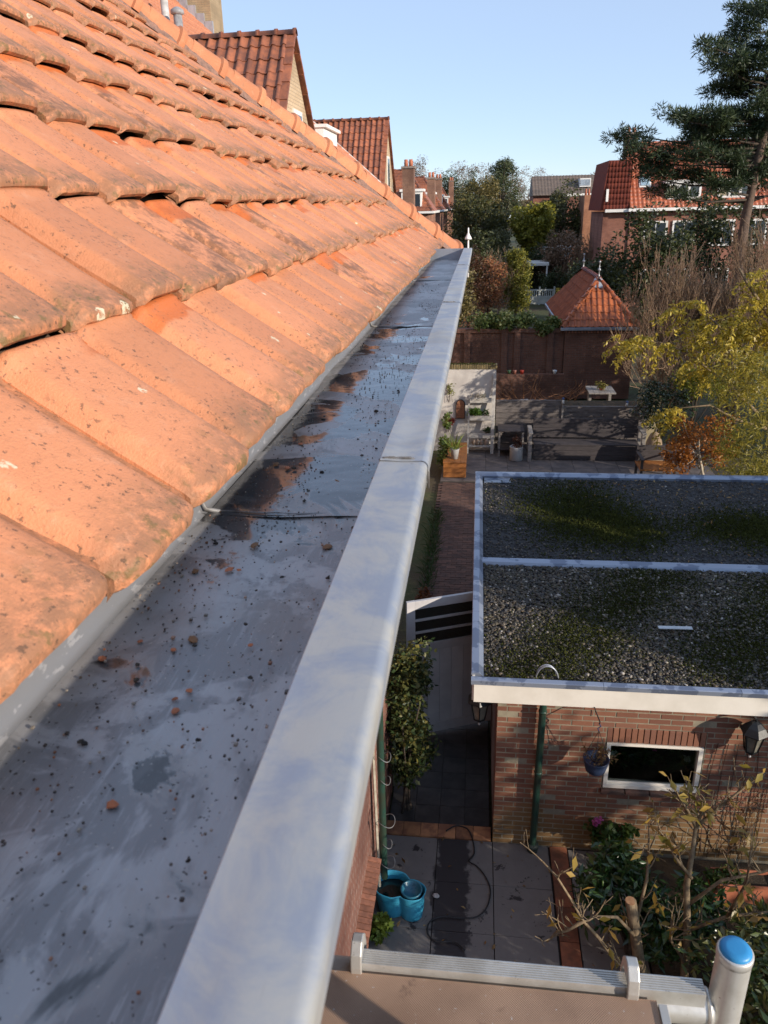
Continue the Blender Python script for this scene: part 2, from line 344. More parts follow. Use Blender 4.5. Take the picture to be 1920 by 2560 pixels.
ZINC = pm('zinc_sheet', (0.36,0.38,0.42), (0.28,0.30,0.34), 4, 0.42, 0.55, 0.2, 20, 0.004, 0.05)
SOLDER = pm('solder_seam', (0.24,0.24,0.245), (0.12,0.11,0.10), 30, 0.6, 0.3, 0.6, 80, 0.002, 0.0)
MORTAR = pm('pink_mortar', (0.30,0.17,0.125), (0.19,0.12,0.095), 30, 0.9, 0, 1.0, 70, 0.012, 0.0)
HOUSEBRICK = brickmat('house_brick', (0.13,0.042,0.028), (0.19,0.065,0.04), (0.30,0.26,0.22), axis='YZ')
# ------------------------------------------------------------------ the house under our feet: walls, roof, tiles
PIT = rad(39.0); CP, SP = math.cos(PIT), math.sin(PIT)
XD, ZD = -0.378, 6.377                      # drip edge of the lowest course
ROWS, TW, TE = 15, 0.24, 0.33              # courses, tile cover width, exposure
YH = 8.45                                  # plan Y where the hip meets the eaves
house = empty('terrace_house', (-1.0, 4.0, 0), 0, 'brick terrace house with weathered orange clay tile roof beside the zinc gutter', 'house')
mb = MB(); mb.box(-7.5, -0.95, -4, 7.6, -0.2, 6.1); mb.build('wall', HOUSEBRICK, house)
mb = MB(); mb.box(-0.955, -0.20, -4, 7.7, 6.12, 6.16); mb.build('soffit', pm('soffit_paint', (0.6,0.58,0.52), None, 3, 0.5), house)
up_s = Vector((-CP, 0, SP)); nrm = Vector((SP, 0, CP)); RM = Matrix((Vector((0,1,0)), up_s, nrm)).transposed()
def rp(y, s, h=0.0): return Vector((XD, y, ZD))+up_s*s+nrm*(h-0.064)
Smax = ROWS*TE; yr = YH-Smax*CP
mb = MB()
a, b, c, d = rp(-4, 0.03), rp(YH-0.03, 0.03), rp(yr, Smax), rp(-4, Smax)
mb.add([a, b, c, d, a-nrm*.05, b-nrm*.05, c-nrm*.05, d-nrm*.05], [(0,1,2,3), (7,6,5,4), (0,4,5,1), (1,5,6,2), (2,6,7,3), (3,7,4,0)])
e = Vector((-2*Smax*CP+XD, YH-0.03, ZD-0.05)); mb.add([b, e, c], [(0,1,2)])
roof = mb.build('roof', pm('roof_boarding', (0.10,0.06,0.04), None, 5, 0.9), house)

def tile_mesh(name, seed):
    rng = random.Random(seed)
    us = [-0.02, 0.015, 0.05, 0.09, 0.14, 0.25, 0.40, 0.55, 0.68, 0.78, 0.86, 0.93, 1.0, 1.04]
    vs = [0.0, 0.003, 0.009, 0.02, 0.05, 0.12, 0.22, 0.30, 0.325, 0.330, 0.342, 0.347, 0.352]
    def sst(a, b, x): x = max(0, min(1, (x-a)/(b-a))); return x*x*(3-2*x)
    h = 0.026+rng.uniform(-.002, .003)
    def prof(u): return h*sst(-0.02, 0.065, u)*(1-0.92*sst(0.74, 0.98, u))+0.005*math.sin(math.pi*min(1, max(0, u)))
    def nose(v): return -0.012*(1-min(1, v/0.010))**2-0.004*(1-min(1, v/0.022))**2
    wob = [rng.uniform(-.0015, .0015) for _ in us]
    g = []
    for v in vs:
        row = []
        for i, u in enumerate(us):
            cv = 0.042*max(0, (u-0.68)/0.36)**2+0.012*max(0, (0.08-u)/0.10)**2     # rounded lower corners
            fade = max(0, 1-v/0.10)
            rim = 0.0045 if 0.328 < v < 0.344 else (-0.010 if v > 0.35 else 0)
            row.append(Vector((u*TW, v+cv*fade+wob[i]*fade, prof(u)+nose(v)+0.0435*(1-v/0.40)+0.004+rim+(0.002*math.sin(v*14+seed)))))
        g.append(row)
    mb = MB(); n = len(us); mb.loft(g[::-1])
    low = [p+Vector((0, 0.005, -0.012)) for p in g[0]]; mb.loft([g[0], low])
    mb.loft([low, [Vector((p.x, 0.06, p.z-0.002)) for p in low]])
    for i, sgn in ((0, 1), (n-1, -1)):
        e1 = [r[i] for r in g]; e2 = [p+Vector((0, 0, -0.018)) for p in e1]
        mb.loft([e1, e2] if sgn > 0 else [e2, e1])
    me = mb.mesh(name, True); me.materials.append(TILE); me.set_sharp_from_angle(angle=rad(60)); return me
TM = [tile_mesh('roof_tile', k) for k in range(4)]
rng = random.Random(5)
spots = []
for i in range(ROWS):
    s = i*TE; yh = YH-s*CP-0.02; k = 0
    y = -3.6+rng.uniform(-.01, .01)
    while y < yh:
        spots.append((i, y)); y += TW
vis = sorted(spots, key=lambda q: 0 if (q[1] > 1.35*(0.39+q[0]*TE*CP)-0.35) else 1+abs(q[1]))
keep = set(vis[:300]); rest = MB()
for q in spots:
    i, y = q; s = i*TE
    slip = rng.gauss(0, 0.010)+(rng.uniform(-0.026, -0.010) if rng.random() < .14 else 0)
    slip *= 0.45 if i == 0 else 1.0
    m3 = RM @ Euler((rng.gauss(0, .016), rng.gauss(0, .016), rng.gauss(0, .013))).to_matrix()
    loc = rp(y+rng.gauss(0, .0025), s+slip, 0.003+max(0, rng.gauss(0.002, .004)))
    m4 = m3.to_4x4(); m4.translation = loc; me = TM[rng.randrange(4)]
    if q in keep:
        o = link('roof_tile', me, None, roof); o.matrix_basis = m4
    else:
        rest.add([m4 @ v.co for v in me.vertices], [tuple(p.vertices) for p in me.polygons])
tag(rest.build('roof_tile_field', TILE, roof, True), kind='stuff')
# hip: half-round caps bedded in mortar
hd = Vector((-CP, -CP, SP)).normalized(); h0 = rp(YH, 0.0, 0.06); side = hd.cross(Vector((0,0,1))).normalized(); hu = side.cross(hd).normalized()
HIPM = make_tile_mat('hip_terracotta', base1=(0.56,0.23,0.11), base2=(0.46,0.17,0.08), grime=0.0, gloss=0.7)
def hip_mesh():
    mb = MB(); secs = []
    for t, r in ((0,0.146), (0.008,0.154), (0.05,0.154), (0.062,0.132), (0.12,0.127), (0.36,0.112), (0.40,0.110)):
        secs.append([Vector((r*math.cos(q), t, r*0.92*math.sin(q)-0.02)) for q in [math.pi*k/14 for k in range(-1, 16)]])
    mb.loft(secs[::-1]); mb.loft([secs[0], [Vector((p.x*0.86, p.y, p.z*0.86-.002)) for p in secs[0]]])
    mb.loft([[Vector((p.x*0.86, p.y, p.z*0.86-.002)) for p in secs[0]], [Vector((p.x*0.8, 0.3, p.z*0.8)) for p in secs[0]]])
    me = mb.mesh('hip_tile', True); me.materials.append(HIPM); me.set_sharp_from_angle(angle=rad(50)); return me
hm = hip_mesh(); HM = Matrix((side, hd, hu)).transposed()
for k in range(18):
    o = link('hip_tile', hm, None, roof); m4 = (HM @ Euler((rng.gauss(0.03, .012), rng.gauss(0, .03), rng.gauss(0, .012))).to_matrix()).to_4x4()
    m4.translation = h0+hd*(k*0.37-0.16)+hu*(rng.gauss(0.0, .004)); o.matrix_basis = m4
mb = MB(); L = 18*0.37; secs = []
for k in range(160):
    t = k*L/159; ww = [rng.uniform(-.014, .014) for _ in range(4)]
    p = h0+hd*t
    secs.append([p-side*(0.15+ww[0])-hu*0.085, p-side*(0.115+ww[1]*.5)-hu*(0.02+ww[1]), p+hu*0.02, p+side*(0.115+ww[2]*.5)-hu*(0.02+ww[2]), p+side*(0.15+ww[3])-hu*0.085])
mb.loft(secs); mb.build('mortar_bed', MORTAR, roof)
# brick sill of the window below us
SILLB = pm('sill_brick', (0.26,0.11,0.068), (0.16,0.07,0.046), 12, 0.8, 0, 0.5, 80, 0.003, 0.2)
sill = MB().box(-0.955, -0.86, 4.30, 5.52, 0.80, 0.872).build('window_sill', pm('sill_mortar', (0.30,0.27,0.23), None, 20, 0.9), house)
sb = MB().box(-0.075, 0.075, -0.0255, 0.0255, -0.045, 0.045).mesh('brick'); sb.materials.append(SILLB)
for k in range(20):
    o = link('brick', sb, None, sill); m4 = Euler((0, rad(12), 0)).to_matrix().to_4x4(); m4.translation = (-0.905+rng.gauss(0,.002), 4.33+k*0.0615, 0.868); o.matrix_basis = m4

# ------------------------------------------------------------------ the zinc box gutter
gut = empty('zinc_gutter', (-0.25, 3.0, 6.3), 0, 'long zinc box gutter with broad rounded capping along the tile eaves', 'gutter')
ZF, ZC, YE, Y0 = 6.3125, 6.405, 6.95, -3.0
XI, XO, XU = -0.140, -0.070, -0.424
seams = [Y0, -0.90, 1.05, 3.00, 4.95, YE]
for k in range(len(seams)-1):
    a, b = seams[k], seams[k+1]; rr = random.Random(k+40); secs = []
    for j in range(30):
        y = a+(b-a+(0.012 if k < 4 else 0))*j/29
        secs.append([Vector((x, y, ZF+0.0016*k+0.0016*math.sin(x*19+y*3.1+k)+0.0012*math.sin(y*7+x*31))) for x in np.linspace(XU, XI-0.001, 12)])
    o = MB().loft(secs[::-1]).build('gutter_floor', ZFLOOR, gut, True)
    secs = []
    for j in range(26):
        y = a+(b-a+(0.015 if k < 4 else 0))*j/25; wv = 0.0013*math.sin(y*2.7+k)+0.0006*math.sin(y*9); e = 0.0012*k
        prof = [(XI+0.001, ZF-0.01), (XI, ZC-0.0015), (XI+0.001, ZC), (XI+0.012, ZC)]
        prof += [(XI+0.012+(XO-0.010-XI-0.012)*t, ZC+wv*math.sin(t*3.1)) for t in (0.2, 0.4, 0.6, 0.8, 1.0)]
        prof += [(XO-0.010+0.010*math.sin(q), ZC-0.010+0.010*math.cos(q)) for q in [rad(d_) for d_ in (10, 20, 30, 40, 50, 60, 70, 80, 90, 105)]]
        prof += [(XO-0.004, ZC-0.046), (XO-0.014, ZC-0.048), (XO-0.05, ZC-0.06)]
        secs.append([Vector((x+(0.0008*k if x > -0.08 else 0), y, z+e)) for x, z in prof])
    MB().loft(secs).build('capping', ZCAP, gut, True, auto=22)
    secs = []
    for j in range(40):
        y = a+(b-a)*j/39; q = 0.003*math.sin(y*5.3+k*2)
        secs.append([Vector((XU+0.012, y, ZF+0.001+0.0016*k)), Vector((XU+0.003, y, ZF+0.005)), Vector((XU-0.002+q*.3, y, ZF+0.03)), Vector((XU-0.012+q, y, ZF+0.075))])
    MB().loft(secs[::-1]).build('upstand', ZUP, gut, True)
for k, y in enumerate(seams[1:-1]):
    rr = random.Random(k); pts = [(x, y+0.012+rr.gauss(0,.0015), ZF+0.0016*(k+1)+0.0006) for x in np.linspace(XU+0.02, XI, 14)]
    MB().tube(pts, [0.0008+rr.random()*.0009 for _ in pts], 6).build('solder_seam', SOLDER, gut, True)
    pts = [(x, y+0.012+rr.gauss(0,.0012), ZC+0.0012*(k+1)+0.0006) for x in np.linspace(XI+0.004, XO-0.026, 9)]+[(XO-0.01, y+.012, ZC-0.003+.0012*k), (XO+0.001, y+.014, ZC-0.018), (XO+0.001, y+.015, ZC-0.045)]
    MB().tube(pts, [0.0011+rr.random()*.001 for _ in pts], 6).build('solder_seam', SOLDER, gut, True)
    pts = [(XU+0.03, y+.012, ZF+.004), (XU+0.008, y+.01, ZF+0.008), (XU+0.001, y+.006, ZF+0.03), (XU-0.006, y-.004, ZF+0.055)]
    MB().tube(pts, [0.003, 0.0045, 0.003, 0.002], 6).build('solder_lump', SOLDER, gut, True)
MB().box(XU-0.02, XI+0.01, YE-0.03, YE-0.026, ZF, ZC+0.004, Matrix.Identity(4)).build('end_plate', ZINC, gut)
MB().box(XU-0.5, XO-0.045, -3.0, YE-0.002, 6.17, ZF-0.012).build('gutter_box', pm('gutter_timber', (0.5,0.48,0.42), None, 3, 0.6), gut)

# debris lying in the gutter
CHIP = pm('tile_chip_clay', (0.42,0.13,0.05), (0.30,0.10,0.045), 60, 0.8, 0, 0.4, 200, 0.002, 0.2)
DIRT = pm('dark_dirt', (0.025,0.022,0.02), (0.06,0.045,0.03), 80, 0.9, 0, 0.8, 200, 0.004, 0.3)
LEAFB = pm('dry_leaf', (0.20,0.09,0.03), (0.12,0.06,0.025), 60, 0.7, 0, 0.4, 200, 0.002, 0.3)
def lump(mb, c, r, rr, flat=0.5):
    V = [Vector((1,0,0)), Vector((-1,0,0)), Vector((0,1,0)), Vector((0,-1,0)), Vector((0,0,1)), Vector((0,0,-1))]
    V += [Vector((sx, sy, sz))*0.62 for sx in (-1,1) for sy in (-1,1) for sz in (-1,1)]
    q = Quaternion((rr.gauss(0,1), rr.gauss(0,1), rr.gauss(0,1), rr.gauss(0,1))).normalized(); out = []
    for v_ in V:
        p = q @ (v_*rr.uniform(0.7, 1.25)); p = Vector((p.x*r*1.3, p.y*r, p.z*r*flat)); out.append(p+Vector(c))
    F = [(4,i,j) for i, j in ()]; fs = []
    idx = {(sx,sy,sz): 6+k for k, (sx,sy,sz) in enumerate([(a_,b_,c_) for a_ in (-1,1) for b_ in (-1,1) for c_ in (-1,1)])}
    for ax, sg, ctr in ((0,1,0),(0,-1,1),(1,1,2),(1,-1,3),(2,1,4),(2,-1,5)):
        o_ = [(-1,-1),(1,-1),(1,1),(-1,1)]; ring = []
        for a_, b_ in o_:
            k = [0,0,0]; k[ax] = sg; k[(ax+1)%3] = a_; k[(ax+2)%3] = b_; ring.append(idx[tuple(k)])
        for t in range(4):
            tri = (ctr, ring[t], ring[(t+1)%4]); fs.append(tri if sg > 0 else tri[::-1])
    return mb.add(out, fs)
rr = random.Random(9)
def debris(name, mat, n, rlo, rhi, label, cat, group, flat, yr_, xr, long=1.0):
    for k in range(n):
        x, y = rr.uniform(*xr), rr.uniform(*yr_); r = rr.uniform(rlo, rhi)*(1.0+0.25*max(0, y-0.6))
        mb = MB(); lump(mb, (0,0,0), r, rr, flat); o = mb.build(name, mat); o.location = (x, y, ZF+0.004+r*flat*0.6); o.scale = (1, long, 1); o.rotation_euler[2] = rr.uniform(-.5, 1.2)
        tag(o, label, cat, group)
debris('tile_chip', CHIP, 13, 0.0022, 0.0042, 'small orange brown chip of clay tile lying on the grey gutter floor', 'tile chip', 'clay chips in the gutter', 0.35, (0.42, 1.6), (-0.40, -0.19), 1.5)
debris('dirt_clump', DIRT, 40, 0.0012, 0.0034, 'small black crumb of dirt lying on the grey gutter floor', 'dirt', 'black crumbs in the gutter', 0.7, (0.28, 1.9), (-0.38, -0.16))
debris('leaf_scrap', LEAFB, 6, 0.003, 0.0045, 'curled brown scrap of dead leaf on the gutter floor', 'leaf', 'leaf scraps in the gutter', 0.25, (0.30, 1.3), (-0.38, -0.2), 2.2)
for (x, y, r) in ((-0.352, 0.292, 0.006),):
    mb = MB(); lump(mb, (0,0,0), r, rr, 0.4); o = mb.build('moss_clod', pm('moss_clod', (0.10,0.07,0.02), (0.04,0.025,0.012), 120, 0.9, 0, 0.8, 200, 0.003)); o.location = (x, y, ZF+0.006); o.scale = (1.6, 1.0, 1.2)
    tag(o, 'long brown clod of moss and soil on the gutter floor, largest crumb there', 'moss')
GRIT = MB(); rg = random.Random(3)
GC = [(rg.uniform(XU+.03, XI-.03), .3+abs(rg.gauss(0,1))*2.2) for _ in range(45)]
for k in range(2200):
    y = 0.25+abs(rg.gauss(0, 1))*2.6; gx_, gy_ = GC[rg.randrange(45)]; cl_ = rg.random() < .6; y = gy_+rg.gauss(0,.07) if cl_ else y
    if y > YE-0.1: continue
    t = rg.random(); x = XU+0.03+(XI-XU-0.05)*(t*t if rg.random() < .55 else t); x = min(XI-.01, max(XU+.02, gx_+rg.gauss(0,.03))) if cl_ and rg.random() < .7 else x; r = rg.uniform(0.00035, 0.0010)*(1+0.12*y)*(1.7 if rg.random() < .08 else 1)
    GRIT.box(x-r, x+r, y-r, y+r*rg.uniform(.6, 1.6), ZF-0.001+0.0016*3, ZF+0.0045+r, None)
m_, nt_, bs_ = nt_new('gutter_grit'); lk(nt_, ramp(nt_, rnd(nt_), [(0,(0.03,0.025,0.02)), (0.45,(0.06,0.045,0.035)), (0.6,(0.28,0.10,0.04)), (0.75,(0.35,0.30,0.24)), (1,(0.05,0.04,0.03))]), bs_.inputs['Base Color'])
tag(GRIT.build('gutter_grit', m_), 'fine dark and pale grit scattered along the gutter floor', 'grit', kind='stuff')
# ------------------------------------------------------------------ ground, patio, path
SOIL = pm('soil_and_leaves', (0.035,0.026,0.016), (0.09,0.06,0.03), 5, 0.95, 0, 0.8, 40, 0.02, 0.0)
m_, nt_, bs_ = nt_new('ground_cover'); v_ = coords(nt_)
c_ = mix(nt_, step(nt_, noise(nt_, v_, 0.35, 5, 0.6), 0.42, 0.6), (0.05,0.065,0.02), (0.06,0.045,0.025)); c_ = mix(nt_, step(nt_, noise(nt_, v_, 9, 4, 0.7), 0.5, 0.7), c_, (0.10,0.085,0.035))
lk(nt_, c_, bs_.inputs['Base Color']); bs_.inputs['Roughness'].default_value = 0.95; bump(nt_, noise(nt_, v_, 30, 4), bs_, 0.7, 0.04)
GROUND = m_
tag(MB().add([(-380,-280,-0.06), (380,-280,-0.06), (380,400,-0.06), (-380,400,-0.06)], [(0,1,2,3)]).build('ground', GROUND), kind='structure')
# patio of 60 cm slabs with wet stains
m_, nt_, bs_ = nt_new('patio_slab'); v_ = coords(nt_, kind='Object'); geo = nt_.nodes.new('ShaderNodeNewGeometry'); wv = geo.outputs['Position']
n1 = noise(nt_, wv, 2.2, 6, 0.62, 0.5); n2 = noise(nt_, wv, 9, 5, 0.6)
sepw = nt_.nodes.new('ShaderNodeSeparateXYZ'); lk(nt_, wv, sepw.inputs[0])
base = mix(nt_, n2, (0.205,0.192,0.178), (0.145,0.135,0.125))
run = mth(nt_, 'ABSOLUTE', mth(nt_, 'ADD', sepw.outputs[0], 0.16)); run = mth(nt_, 'ADD', run, mth(nt_, 'MULTIPLY', mth(nt_, 'SUBTRACT', noise(nt_, wv, 5, 5, 0.65), 0.5), 0.32))
wet = mth(nt_, 'MAXIMUM', mth(nt_, 'SUBTRACT', 1.0, step(nt_, run, 0.15, 0.20)), step(nt_, noise(nt_, wv, 4.4, 6, 0.7, 0.3), 0.60, 0.64))
wet = mth(nt_, 'MAXIMUM', wet, step(nt_, noise(nt_, wv, 17, 3, 0.6), 0.68, 0.72))
base = mix(nt_, wet, base, (0.030,0.026,0.027)); lk(nt_, base, bs_.inputs['Base Color']); lk(nt_, mth(nt_, 'SUBTRACT', 0.85, mth(nt_, 'MULTIPLY', wet, 0.3)), bs_.inputs['Roughness'])
bump(nt_, noise(nt_, wv, 120, 3), bs_, 0.4, 0.003)
SLAB = m_
patio = tag(MB().box(-0.96, 1.75, 2.2, 6.735, -0.09, -0.022).build('patio', pm('patio_bed', (0.03,0.026,0.022), None, 20, 0.95)), kind='structure')
rng = random.Random(21)
slab_me = MB().box(-0.306, 0.306, -0.298, 0.298, -0.05, 0.0).mesh('slab'); slab_me.materials.append(SLAB)
for xi in range(3):
    for yi in range(7):
        o = link('slab', slab_me, None, patio); o.location = (-0.65+xi*0.622, 6.43-yi*0.60, rng.uniform(-.003, .002)); o.rotation_euler = (rng.gauss(0,.002), rng.gauss(0,.002), rng.gauss(0,.002))
for yi in range(7):
    o = link('slab', slab_me, None, patio); o.location = (1.43, 6.40-yi*0.60, rng.uniform(-.004, .001)); o.rotation_euler[2] = rng.gauss(0, .004)
TERRA = pm('terracotta_edging', (0.30,0.11,0.055), (0.16,0.07,0.04), 7, 0.8, 0, 0.5, 60, 0.004, 0.18)
tb = MB().box(-0.093, 0.093, -0.198, 0.198, -0.05, 0.012).mesh('edging_tile'); tb.materials.append(TERRA)
for k in range(10):
    o = link('edging_tile', tb, None, patio); o.location = (1.016, 6.52-k*0.402, rng.uniform(-.002, .002)); o.rotation_euler[2] = rng.gauss(0, .004)
tb2 = MB().box(-0.099, 0.099, -0.10, 0.10, -0.05, 0.006).mesh('threshold_tile'); tb2.materials.append(pm('threshold_clay', (0.42,0.20,0.09), (0.20,0.09,0.05), 6, 0.75, 0, 0.5, 60, 0.004, 0.2))
for k in range(6):
    o = link('threshold_tile', tb2, None, patio); o.location = (-0.85+k*0.203, 6.845, 0.002); o.rotation_euler[2] = rng.gauss(0, .006)
# passage and brick path between the house and the annex
BRP = pm('path_brick', (0.115,0.058,0.042), (0.065,0.038,0.032), 5, 0.85, 0, 0.5, 60, 0.004, 0.22)
path = tag(MB().box(-0.93, 0.25, 6.95, 19.0, -0.10, -0.024).build('path', pm('path_joint', (0.04,0.032,0.026), None, 20, 0.95)), kind='structure')
pb = MB().box(-0.098, 0.098, -0.046, 0.046, -0.05, 0.0).mesh('paving_brick'); pb.materials.append(BRP); k = 0; rest = MB()
for j in range(92):
    y = 18.85-j*0.0985
    if y < 8.9: break
    for i in range(7):
        x = -0.95+i*0.202+(0.101 if j % 2 else 0)
        if x > 0.24 or x < -0.93: continue
        if k < 290:
            o = link('paving_brick', pb, None, path); o.location = (x, y, rng.uniform(-.004, .003)); o.rotation_euler[2] = rng.gauss(0, .012)
        else: rest.box(x-.098, x+.098, y-.046, y+.046, -.05, rng.uniform(-.004, .003))
        k += 1
tag(rest.build('paving_brick_field', BRP, path), kind='stuff')
dk = MB().box(-0.145, 0.145, -0.145, 0.145, -0.05, 0.0).mesh('passage_tile'); dk.materials.append(pm('dark_passage_tile', (0.05,0.045,0.042), (0.03,0.028,0.027), 5, 0.7, 0, 0.4, 50, 0.003, 0.2))
for j in range(7):
    for i in range(4):
        o = link('passage_tile', dk, None, path); o.location = (-0.78+i*0.295, 7.1+j*0.295, rng.uniform(-.003, .001))
# courtyard by the white wall
YT = pm('courtyard_tile', (0.13,0.11,0.105), (0.08,0.07,0.07), 3, 0.8, 0, 0.4, 50, 0.003, 0.15)
yard = tag(MB().box(-0.93, 6.5, 19.02, 22.6, -0.10, -0.024).build('courtyard', pm('courtyard_joint', (0.04,0.035,0.03), None, 20, 0.95)), kind='structure')
yt = MB().box(-0.296, 0.296, -0.296, 0.296, -0.05, 0.0).mesh('courtyard_tile'); yt.materials.append(YT)
for i in range(12):
    for j in range(6):
        o = link('courtyard_tile', yt, None, yard); o.location = (-0.62+i*0.6, 19.33+j*0.6, rng.uniform(-.003, .002))
tag(MB().box(1.76, 9.0, 2.0, 6.70, -0.12, -0.012).build('flower_bed', SOIL), kind='structure')

# ------------------------------------------------------------------ brick annex with flat gravel roof
BRICK = None
def annex_brick():
    m, nt, bs = nt_new('annex_brick'); geo = nt.nodes.new('ShaderNodeNewGeometry'); p = geo.outputs['Position']; v = coords(nt, jitter=True)
    r = rnd(nt); col = ramp(nt, r, [(0,(0.15,0.062,0.038)), (0.3,(0.21,0.085,0.048)), (0.6,(0.25,0.107,0.06)), (0.85,(0.18,0.08,0.052)), (1,(0.30,0.135,0.075))])
    col = mix(nt, mth(nt, 'MULTIPLY', noise(nt, p, 25, 5, 0.6), 0.45), col, (0.16,0.065,0.045))
    sp = nt.nodes.new('ShaderNodeSeparateXYZ'); lk(nt, p, sp.inputs[0])
    lowz = mth(nt, 'SUBTRACT', 1.0, step(nt, mth(nt, 'ADD', sp.outputs[2], mth(nt, 'MULTIPLY', mth(nt, 'SUBTRACT', noise(nt, p, 2.5, 5, 0.6), 0.5), 1.1)), 0.25, 0.75))
    col = mix(nt, mth(nt, 'MULTIPLY', lowz, 0.55), col, (0.17,0.125,0.035))
    lk(nt, col, bs.inputs['Base Color']); bs.inputs['Roughness'].default_value = 0.85
    bump(nt, noise(nt, p, 130, 4, 0.65), bs, 0.5, 0.004); return m
BRICK = annex_brick()
ANM = pm('annex_mortar', (0.28,0.245,0.175), (0.20,0.175,0.125), 8, 0.95, 0, 0.6, 120, 0.004, 0.0)
WHITE = pm('cream_paint', (0.74,0.70,0.62), (0.66,0.62,0.54), 2.5, 0.45, 0, 0.15, 30, 0.003, 0.0)
annex = empty('brick_annex', (3.2, 9.8, 0), 0, 'low red brick annex with flat gravel roof and white fascia', 'annex')
AX0, AX1, AY0, AY1, AH = 0.282, 6.4, 6.735, 13.0, 2.02
WX0, WX1, WZ0, WZ1 = 1.425, 2.425, 0.80, 1.665
wall = MB()
fy0, fy1 = AY0-0.0015, AY0+0.11
wall.box(AX0+.006, WX0, fy0, fy1, -0.1, AH); wall.box(WX1, AX1, fy0, fy1, -0.1, AH); wall.box(WX0, WX1, fy0, fy1, -0.1, WZ0); wall.box(WX0, WX1, fy0, fy1, WZ1, AH)
wall = wall.build('front_wall', ANM, annex)
MB().box(AX0+.004, AX0+0.11, fy1, AY1, -0.1, AH).build('side_wall', brickmat('annex_side_brick', (0.22,0.08,0.05), (0.30,0.12,0.07), (0.36,0.31,0.22), 0.22, 0.0667, 'YZ'), annex)
MB().box(AX0+.11, AX1, AY1-.1, AY1, -0.1, AH).build('rear_wall', ANM, annex)
MB().box(AX1-.1, AX1, fy1, AY1-.1, -0.1, AH).build('side_wall', ANM, annex)
ub = MB(); g_ = 0.004
ub.add([(0,0,0),(1,0,0),(1,0,1),(0,0,1),(0,-g_,0),(1,-g_,0),(1,-g_,1),(0,-g_,1)], [(0,1,5,4),(1,2,6,5),(2,3,7,6),(3,0,4,7),(4,5,6,7)])
def brick_me():
    mb = MB(); e = 0.03
    mb.add([(0,0.02,0),(1,0.02,0),(1,0.02,1),(0,0.02,1),(0,0,0),(1,0,0),(1,0,1),(0,0,1),(0.012,-g_,0.06),(0.988,-g_,0.06),(0.988,-g_,0.94),(0.012,-g_,0.94)],
           [(0,1,5,4),(1,2,6,5),(2,3,7,6),(3,0,4,7),(4,5,9,8),(5,6,10,9),(6,7,11,10),(7,4,8,11),(8,9,10,11)])
    me = mb.mesh('brick'); me.materials.append(BRICK); return me
ubm = brick_me(); rng = random.Random(8); CH, JT, BL = 0.0667, 0.011, 0.222
lst = []
for c_ in range(30):
    z = c_*CH+0.004
    x = AX0-(BL*0.5 if c_ % 2 else 0)
    while x < AX1-.02:
        a, b = max(AX0, x), min(AX1, x+BL-JT)
        segs = [(a, b)]
        if z+CH > WZ0+0.01 and z < WZ1-0.01: segs = [(p, q) for p, q in ((a, min(b, WX0-.008)), (max(a, WX1+.008), b)) if q-p > 0.02]
        lst += [(p, q, z) for p, q in segs if q-p > 0.02]
        x += BL
lst.sort(key=lambda t: (t[0] > 3.02, -t[2])); rest = MB()
vis = [t for t in lst if t[0] <= 3.02]; vis.sort(key=lambda t: (t[0] > 2.5 and t[2] < 0.75, t[2] < 0.35 and t[0] > 1.15, t[0])); ks = set(vis[:275])
for t in lst:
    a, b, z = t
    if t in ks:
        o = link('brick', ubm, None, wall); o.location = (a, AY0+rng.gauss(0,.0012), z); o.scale = (b-a, 1, CH-JT); o.rotation_euler = (0, rng.gauss(0,.002), rng.gauss(0,.003))
    else: rest.add([(a+v.co.x*(b-a), AY0+v.co.y+rng.gauss(0,.0003), z+v.co.z*(CH-JT)) for v in ubm.vertices], [tuple(p.vertices) for p in ubm.polygons])
tag(rest.build('brick_field', BRICK, wall), kind='stuff')
n = 16; pw = (WX1-WX0)/n
for k in range(n):      # soldier course over the window
    o = link('brick', ubm, None, wall); o.location = (WX0+k*pw+.005, AY0+rng.gauss(0,.001), 1.478); o.scale = (pw-.010, 1, 0.182)
SB = pm('sill_tile', (0.17,0.085,0.06), (0.08,0.055,0.045), 9, 0.7, 0, 0.4, 60, 0.003, 0.2)
win = MB().box(WX0, WX1, AY0+.03, AY0+.05, 0.90, 0.904).build('window', WHITE, annex)
fr = MB(); FX0, FX1, FZ0, FZ1, ft = WX0+.008, WX1-.012, 0.885, 1.472, 0.045
fr.box(FX0, FX1, AY0-.012, AY0+.07, FZ0, FZ0+ft); fr.box(FX0, FX1, AY0-.012, AY0+.07, FZ1-.03, FZ1); fr.box(FX0, FX0+ft, AY0-.0121, AY0+.0701, FZ0+ft, FZ1-.03); fr.box(FX1-ft, FX1, AY0-.0121, AY0+.0701, FZ0+ft, FZ1-.03)
fr.box(FX0+ft, FX1-ft, AY0+.02, AY0+.069, FZ0+ft, FZ0+ft+.02)
fr.build('frame', WHITE, win, bevel=0.003)
m_, nt_, bs_ = nt_new('window_glass'); tr_ = nt_.nodes.new('ShaderNodeBsdfTransparent'); tr_.inputs[0].default_value = (0.75,0.8,0.76,1); gl_ = nt_.nodes.new('ShaderNodeBsdfGlossy'); gl_.inputs['Roughness'].default_value = 0.02
fz_ = nt_.nodes.new('ShaderNodeFresnel'); fz_.inputs[0].default_value = 1.5; mx_ = nt_.nodes.new('ShaderNodeMixShader'); lk(nt_, fz_.outputs[0], mx_.inputs[0]); lk(nt_, tr_.outputs[0], mx_.inputs[1]); lk(nt_, gl_.outputs[0], mx_.inputs[2]); lk(nt_, mx_.outputs[0], nt_.nodes['Material Output'].inputs[0])
GLASS = m_
MB().box(FX0+ft-.004, FX1-ft+.004, AY0+.034, AY0+.039, FZ0+ft-.004, FZ1-.028).build('pane', GLASS, win)
